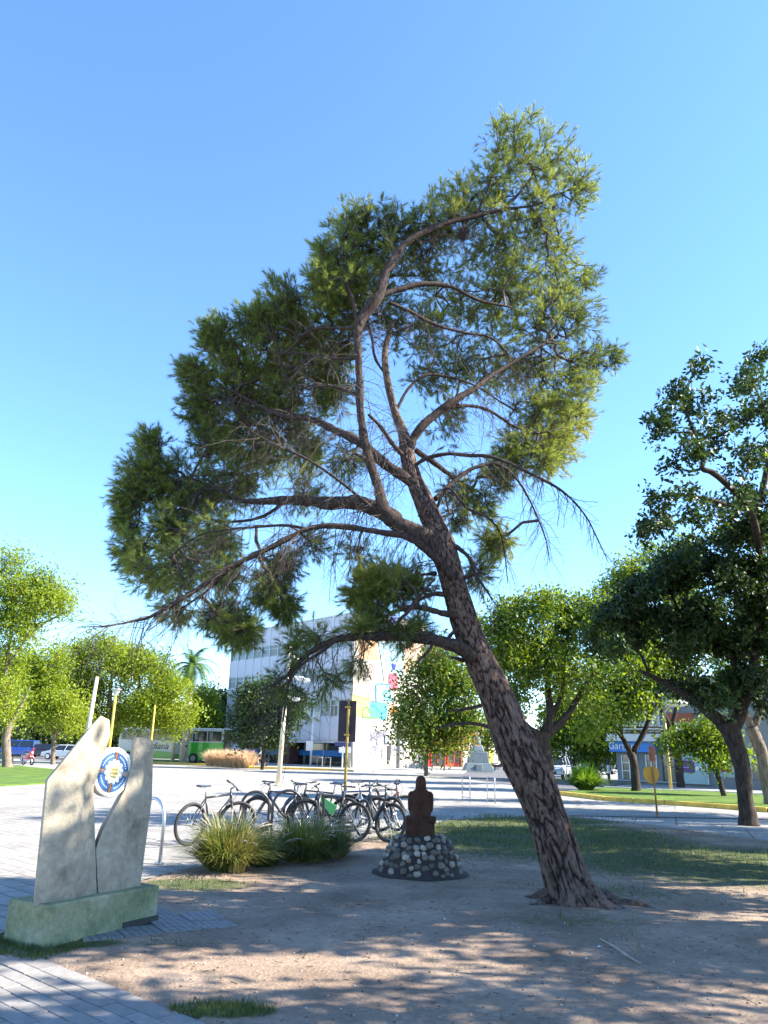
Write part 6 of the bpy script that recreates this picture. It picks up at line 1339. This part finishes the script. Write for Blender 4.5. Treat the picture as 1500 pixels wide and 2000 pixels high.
p = U(36, 1466, 92); car('bright blue car parked under the dark trees at far left', (p.x, 92, 0), R(175), paint('bright_blue_car', (.02, .08, .38)), 4.4, 1.8, 1.9, g, True)
p = U(80, 1468, 92); car('black car in deep shade behind the red motorcycle', (p.x, 92, 0), R(176), paint('black_car', (.02, .02, .025)), group=g)

def bus():
    pos = U(447, 1491, 80); pos.z = 0; rz = math.atan2(-.24, .97); t = thing('coach_bus', 'long green and silver coach with dark windows parked behind the palm', 'bus', pos, rz)
    Lb, W, H = 12.5, 2.55, 3.45; mgreen = paint('bus_green', (.035, .40, .03)); mlime = paint('bus_lime', (.16, .36, .06)); msil = paint('bus_silver', (.46, .47, .44)); mbk = paint('bus_black', (.03, .035, .04)); mrf = M('bus_roof_white', (.66, .67, .66), .5)
    x0 = -Lb
    mb = MB(); prof = [(0, .40), (.06, 1.6), (-.08, 2.9), (-.45, H-.1), (x0+.45, H-.1), (x0+.05, 2.9), (x0, .40)]; n = len(prof)
    mb.add([(x, y, z) for y in (0, W) for x, z in prof], [tuple(range(n))[::-1], tuple(range(n, 2*n))]+[(i, (i+1) % n, n+(i+1) % n, n+i) for i in range(n)]); mb.build('body', msil, t, bevel=.08)
    MB().box(x0+.4, -.35, .04, W-.04, H-.12, H).build('roof', mrf, t, bevel=.05)
    MB().add([(-5.1, -.02, .42), (-.75, -.02, .42), (-.75, -.02, 2.05), (-5.0, -.02, 2.05), (-5.1, .03, .42), (-.75, .03, .42), (-.75, .03, 2.05), (-5.0, .03, 2.05)], [(0,1,2,3),(7,6,5,4),(0,4,5,1),(1,5,6,2),(2,6,7,3),(3,7,4,0)]).build('green_side', mgreen, t)
    MB().add([(-8, -.022, 1.15), (-7, -.022, 1.12), (-6, -.022, 1.0), (-5.3, -.022, .75), (-5.2, -.022, .42), (-12.3, -.022, .42), (-12.3, -.022, 1.1)]+[(-8, .03, 1.15), (-7, .03, 1.12), (-6, .03, 1.0), (-5.3, .03, .75), (-5.2, .03, .42), (-12.3, .03, .42), (-12.3, .03, 1.1)], [(6,5,4,3,2,1,0),(7,8,9,10,11,12,13)]+[(i, (i+1) % 7, 7+(i+1) % 7, 7+i) for i in range(7)]).build('lime_swoosh', mlime, t)
    MB().box(-5.0, -.75, -.03, -.02, 1.32, 1.37).build('trim_line', mlime, t)
    MB().box(-.74, .03, -.018, .03, .42, 3.3).build('black_end_panel', mbk, t)
    for i in range(7):
        xa = -.95-1.62*(i+1)+.06; o = MB().box(xa, xa+1.52, -.03, .04, 2.2, 3.15).build('window', m_glass, t, bevel=.02); MB().box(xa+.2, xa+.55, -.035, -.031, 2.3, 3.05).build('curtain', M('grey_curtain', (.20, .22, .20), .8), o)
    for x in (-2.9+.0, -10.2):
        MB().torus((x-1.0, -.02, .52), (0, 1, 0), .60, .03, 28, 6).build('wheel_arch', mlime, t); w = MB().disc((x-1.0, -.06, .52), (0, 1, 0), .50, .3, 28).build('wheel', m_tyre, t, bevel=.03); MB().disc((x-1.0, -.075, .52), (0, 1, 0), .27, .01, 20).build('rim', m_alu, w)
    # the end facing right
    MB().box(.035, .07, .35, W-.25, 2.15, 3.0).build('end_window', m_glass, t, bevel=.03); MB().box(.045, .075, .55, W-.55, 1.55, 2.05).build('white_panel', M('bus_roof_white', (.66, .67, .66), .5), t, bevel=.03); MB().box(.05, .08, .25, W-.35, .75, 1.5).build('sticker_panel', M('sticker_collage', (.62, .60, .60), .6, col2=(.25, .24, .30), vscale=3), t, bevel=.03)
    MB().box(.05, .085, W-.32, W-.02, .6, 2.6).build('green_edge', mgreen, t, bevel=.03)
    for y in (.12, W-.2): MB().box(.05, .09, y, y+.14, .8, 1.2).build('tail_light', m_tail, t, bevel=.02)
    for z in (2.35, 2.6, 2.85): MB().box(.07, .085, .6, W-.5, z, z+.06).build('louvre', mrf, t)
    text_mesh('Indiana', .95, 'lettering', M('bus_letter_dark', (.05, .06, .05), .5), t, frame_mtx(Vector((-8.1, -.025, 1.62)), (1, 0, 0), ydir=(0, 0, 1), zdir=(0, -1, 0)), .006, shear=.35)
bus()

def motorcycle(label, pos, rz, paint_m, group=None, scooter=False):
    t = thing('motorcycle', label, 'motorcycle', pos, rz, group)
    for x in (0, 1.28):
        w = MB().torus((x, 0, .30), (0, 1, 0), .25, .055, 28, 8).build('wheel', m_tyre, t, smooth=True); mb = MB(); mb.torus((x, 0, .30), (0, 1, 0), .19, .015, 20, 6)
        for k in range(6): a = k*math.pi/3; mb.tube([(x, 0, .3), (x+.19*math.cos(a), 0, .3+.19*math.sin(a))], .012, 5)
        mb.disc((x, -.05, .30), (0, 1, 0), .05, .10, 12); mb.build('rim', m_alu, w)
    MB().add([(.12, -.13, .42), (.45, -.13, .38), (.88, -.10, .42), (1.02, -.10, .78), (.80, -.13, .82), (.55, -.10, .66), (.05, -.12, .70), (-.22, -.07, .72), (.12, .13, .42), (.45, .13, .38), (.88, .10, .42), (1.02, .10, .78), (.80, .13, .82), (.55, .10, .66), (.05, .12, .70), (-.22, .07, .72)],
        [tuple(range(8))[::-1], tuple(range(8, 16))]+[(i, (i+1) % 8, 8+(i+1) % 8, 8+i) for i in range(8)]).build('body', paint_m, t, bevel=.03)
    MB().box(-.20, .58, -.12, .12, .72, .82).build('seat', m_blackp, t, bevel=.035); MB().box(.30, .70, -.12, .12, .20, .44).build('engine', m_alu, t, bevel=.03)
    mb = MB(); [mb.tube([(1.02, s, .88), (1.14, s, .62), (1.28, s, .30)], .025, 8) for s in (-.08, .08)]; mb.build('fork', m_alu, t, smooth=True)
    MB().tube([(.86, -.36, 1.02), (.98, -.2, .99), (1.0, 0, .95), (.98, .2, .99), (.86, .36, 1.02)], .016, 8).build('handlebar', m_blackp, t, smooth=True)
    MB().add([(1.02, -.16, .55), (1.02, .16, .55), (1.12, .13, .98), (1.12, -.13, .98), (.96, -.18, .55), (.96, .18, .55), (1.02, .15, 1.0), (1.02, -.15, 1.0)], [(0,1,2,3),(7,6,5,4),(0,4,5,1),(1,5,6,2),(2,6,7,3),(3,7,4,0)]).build('front_shield', paint_m, t, bevel=.025)
    MB().ball((1.12, 0, .90), .085, 12, 8, (.7, 1, 1)).build('headlight', m_head, t, smooth=True); MB().add([(1.05, -.12, .58), (1.50, -.07, .52), (1.50, .07, .52), (1.05, .12, .58), (1.05, -.12, .62), (1.48, -.07, .585), (1.48, .07, .585), (1.05, .12, .62)], [(0,3,2,1),(4,5,6,7),(0,1,5,4),(1,2,6,5),(2,3,7,6),(3,0,4,7)]).build('mudguard', paint_m, t, bevel=.02)
    MB().box(-.42, -.14, -.10, .10, .62, .74).build('tail', paint_m, t, bevel=.03); MB().tube([(.45, -.16, .25), (.0, -.18, .28), (-.25, -.18, .40)], [.03, .045, .05], 8).build('exhaust', m_alu, t)
    for s in (-1, 1): mb = MB(); mb.tube([(.92, s*.2, 1.0), (.88, s*.27, 1.18)], .008, 5); mb.ball((.88, s*.28, 1.22), .055, 8, 6, (.4, 1.2, .8)); mb.build('mirror', m_blackp, t)
    return t
g = 'motorcycles parked at the far edge of the left lawn'
b = P(48, 1494); motorcycle('red motorcycle parked at the far edge of the left lawn', b+Vector((-.1, 0, 0)), R(-40), paint('motorcycle_red', (.60, .015, .02)), g)
b = P(8, 1494); motorcycle('black motorcycle left of the red one, at the picture edge', b+Vector((-.5, 0, 0)), R(-25), m_blackp, g)
b = P(-30, 1492); motorcycle('black motorcycle just beyond the left picture edge', b, R(-35), m_blackp, g)
b = P(968, 1508); motorcycle('dark motorcycle parked between the grey-blue monument and the pine trunk', b+Vector((0, 2, 0)), R(-10), m_plum)

def person(label, pos, rz, J, rad, parts, group=None):
    """body grown as one skin over joints; clothing as close-fitting shells"""
    t = thing('person', label, 'person', pos, rz, group)
    def skin(name, joints, edges, rr, mat, sub=1):
        me = bpy.data.meshes.new(name); names = list(joints); me.from_pydata([J[k] for k in names], [(names.index(a), names.index(b)) for a, b in edges], []); me.materials.append(mat); o = link(name, me, t)
        sk = o.modifiers.new('skin', 'SKIN'); sk.use_smooth_shade = True
        for i, k in enumerate(names): r = rr[k] if k in rr else rad[k]; me.skin_vertices[0].data[i].radius = (r, r)
        me.skin_vertices[0].data[0].use_root = True; sb = o.modifiers.new('sub', 'SUBSURF'); sb.levels = sub; sb.render_levels = sub; return o
    for p_ in parts: skin(*p_)
    return t
m_skin = M('skin_tone', (.38, .21, .14), .6); m_shirt = M('white_shirt', (.66, .66, .66), .8); m_pants = M('dark_trousers', (.05, .055, .08), .85); m_bag = M('khaki_shirt', (.30, .28, .22), .85); m_hair = M('dark_hair', (.03, .02, .018), .7); m_pale = M('pale_shorts', (.55, .50, .46), .8)
E_all = [('pel', 'che'), ('che', 'nec'), ('nec', 'hea'), ('che', 'shl'), ('shl', 'ell'), ('ell', 'hal'), ('che', 'shr'), ('shr', 'elr'), ('elr', 'har'), ('pel', 'hil'), ('hil', 'knl'), ('knl', 'anl'), ('anl', 'tol'), ('pel', 'hir'), ('hir', 'knr'), ('knr', 'anr'), ('anr', 'tor')]
RAD = dict(pel=.13, che=.15, nec=.055, hea=.10, shl=.06, ell=.042, hal=.032, shr=.06, elr=.042, har=.032, hil=.09, knl=.06, anl=.042, tol=.035, hir=.09, knr=.06, anr=.042, tor=.035)
def cloth_sets(J, top_m, bot_m):
    up = {k: v*1.16 for k, v in RAD.items()}
    return [('body', list(RAD), E_all, {}, m_skin), ('shirt', ['pel', 'che', 'shl', 'ell', 'shr', 'elr'], [('pel', 'che'), ('che', 'shl'), ('shl', 'ell'), ('che', 'shr'), ('shr', 'elr')], up, top_m),
            ('trousers', ['pel', 'hil', 'knl', 'anl', 'hir', 'knr', 'anr'], [('pel', 'hil'), ('hil', 'knl'), ('knl', 'anl'), ('pel', 'hir'), ('hir', 'knr'), ('knr', 'anr')], up, bot_m)]
# rider
J = dict(pel=(.22, 0, .88), che=(.30, 0, 1.22), nec=(.34, 0, 1.42), hea=(.37, 0, 1.56), shl=(.32, .19, 1.34), ell=(.52, .24, 1.12), hal=(.80, .30, 1.04), shr=(.32, -.19, 1.34), elr=(.52, -.24, 1.12), har=(.80, -.30, 1.04), hil=(.26, .10, .84), knl=(.62, .17, .72), anl=(.50, .18, .36), tol=(.66, .18, .32), hir=(.26, -.10, .84), knr=(.62, -.17, .72), anr=(.50, -.18, .36), tor=(.66, -.18, .32))
b = P(516, 1499); sc = motorcycle('small dark moped with a rider, at the kerb right of the dry grass hedge', b, R(176), m_blackp)
t = person('person in pale clothes and a white helmet riding the moped at the far kerb', b, R(176), J, RAD, cloth_sets(J, m_shirt, m_pale)); MB().ball((.38, 0, 1.60), .135, 12, 9, (1.05, .95, 1)).build('helmet', m_white, t, smooth=True)
# walker by the bus
J = dict(pel=(0, 0, .93), che=(.05, 0, 1.27), nec=(.07, 0, 1.47), hea=(.10, 0, 1.62), shl=(.05, .19, 1.40), ell=(-.06, .24, 1.14), hal=(.02, .26, .90), shr=(.05, -.19, 1.40), elr=(.14, -.24, 1.15), har=(.34, -.22, .98), hil=(.0, .10, .90), knl=(.22, .10, .50), anl=(.30, .10, .09), tol=(.46, .10, .04), hir=(.0, -.10, .90), knr=(-.02, -.10, .50), anr=(-.34, -.10, .16), tor=(-.24, -.10, .05))
b = U(362, 1490, 79); b.z = 0.0
t = person('person in a khaki shirt walking between the palm trunk and the bus wheel', b, R(165), J, RAD, cloth_sets(J, m_bag, m_bag)); MB().ball((.09, 0, 1.67), .115, 10, 8).build('hair', m_hair, t, smooth=True)

# ------------------------------------------------------------------ litter, twigs and pebbles on the dirt
def gz(x, y): return ground_h(x, y)*min(1, edge_dist(x, y)/.35)+.008
def debris():
    rng = np.random.default_rng(21); A = []; B = []; r = []
    def rp():
        while True:
            x = rng.uniform(-3, 6); y = rng.uniform(5.2, 15)
            if rng.random() < (7/(y+1))**1.5 and inpoly(np.array([x]), np.array([y]), dirt_poly)[0]: return x, y
    for i in range(750):
        x, y = rp(); a = rng.uniform(0, 2*np.pi); L = rng.uniform(.012, .055)*(2.2 if rng.random() < .08 else 1); z = gz(x, y)+.004
        p = Vector((x, y, z)); q = p+Vector((math.cos(a)*L, math.sin(a)*L, rng.uniform(0, .25)*L)); A.append(tuple(p)); B.append(tuple(q)); r.append(rng.uniform(.0015, .0032))
        if L > .06: k = rng.uniform(.3, .7); m_ = p.lerp(q, k); A.append(tuple(m_)); B.append(tuple(m_+Vector((math.cos(a+.7)*L*.4, math.sin(a+.7)*L*.4, .004)))); r.append(.0015)
    NV = []; NF = []
    for i in range(9000):
        x, y = rp(); c = mnoise.noise(Vector((x*1.3, y*1.3, 4)))+.45*mnoise.noise(Vector((x*5, y*5, 9)))
        if c < rng.random()*.5-.12: continue
        a = rng.uniform(0, 6.28); L = rng.uniform(.04, .09); z = gz(x, y)+.003; cx, sx = math.cos(a), math.sin(a); w = .0014; b_ = len(NV); NV += [(x-sx*w, y+cx*w, z), (x+sx*w, y-cx*w, z), (x+cx*L, y+sx*L, z+rng.uniform(0, .008))]; NF.append((b_, b_+1, b_+2))
    o = mesh_np('fallen_needles', NV, np.array(NF), M('dead_needle', (.16, .085, .045), .9, var=.3, vscale=4), kind='stuff'); tag(o, 'brown pine needles drifted over the dirt', 'needles')
    V, F = segs_mesh(A, B, r, r); o = mesh_np('fallen_twigs', V, F, m_twig, kind='stuff'); tag(o, 'small dry twigs strewn over the dirt', 'twigs')
    for nm, n, lab, mt, sz in (('pebbles', 520, 'small pale pebbles strewn over the dirt', M('pebble', (.36, .32, .28), .85, var=.3, vscale=3), (.004, .013)), ('clods', 700, 'small crumbs of earth on the dirt', M('earth_crumb', (.15, .11, .085), .95, var=.3, vscale=3), (.004, .014))):
        bm = bmesh.new(); bmesh.ops.create_icosphere(bm, subdivisions=1, radius=1); TV = np.array([v.co[:] for v in bm.verts]); TF = np.array([[v.index for v in f.verts] for f in bm.faces]); bm.free(); TV[:, 2] *= .6
        pos = np.array([(lambda p: (p[0], p[1], gz(*p)+.003))(rp()) for _ in range(n)]); d = rng.normal(size=(n, 3))*.4; d[:, 2] = 1; V, F = scatter(TV, TF, pos, d, rng.uniform(*sz, n), rng=rng); o = mesh_np(nm, V, F, mt, kind='stuff'); tag(o, lab, 'pebbles' if nm == 'pebbles' else 'soil crumbs')
    TV, TF = leaf_template(1, .0, .045, .02, rng); n = 420
    pos = np.array([(lambda p: (p[0], p[1], gz(*p)+.006))(rp()) for _ in range(n)]); V = []; F = []
    for i, p in enumerate(pos):
        a = rng.uniform(0, 6.28); L = rng.uniform(.015, .035); w = L*.4; c, s = math.cos(a), math.sin(a); b_ = len(V); V += [p, p+np.array([c*L*.5-s*w*.5, s*L*.5+c*w*.5, .006]), p+np.array([c*L, s*L, .003]), p+np.array([c*L*.5+s*w*.5, s*L*.5-c*w*.5, .008])]; F += [(b_, b_+1, b_+2), (b_, b_+2, b_+3)]
    o = mesh_np('fallen_leaves', V, np.array(F), leaf_mat('dry_leaf', (.10, .06, .03), (.30, .22, .10), .1, nscale=9), kind='stuff'); tag(o, 'scattered dry leaves on the dirt', 'leaves')
debris()
a = P(1172, 1832, .05); b = P(1250, 1875, .05); a.z = gz(a.x, a.y)+.012; b.z = gz(b.x, b.y)+.012
pts, rr = catmull([a, a.lerp(b, .35)+Vector((.01, .0, .004)), a.lerp(b, .7)+Vector((-.008, .01, .003)), b], [.008, .010, .011, .008], 6); V, F = tube_arrays(pts, rr, 8); o = mesh_np('fallen_branch', V, F, M('bleached_wood', (.32, .27, .22), .85, var=.25, vscale=12), smooth=True); tag(o, 'long pale stick lying on the dirt right below the pine trunk', 'branch')
for i, (px, py, s) in enumerate(((1170, 1849, .02), (1145, 1870, .014), (868, 1797, .014))):
    p = P(px, py, .03); p.z = gz(p.x, p.y)+.006; rg = random.Random(i); V = [(math.cos(k)*s*rg.uniform(.6, 1.2), math.sin(k)*s*rg.uniform(.5, .9), rg.uniform(0, .008)) for k in (0, 1, 2.1, 3.1, 4.2, 5.2)]+[(0, 0, .014)]
    o = MB().add(V, [(k, (k+1) % 6, 6) for k in range(6)]+[(5, 4, 3, 2, 1, 0)]).build('paper_scrap', m_white); o.location = p
    tag(o, ['crumpled white scrap just left of the long pale stick', 'tiny white scrap nearer the camera, below the pine trunk', 'tiny white scrap in front of the cobblestone pedestal'][i], 'litter')
# exposed root at the right of the pine base
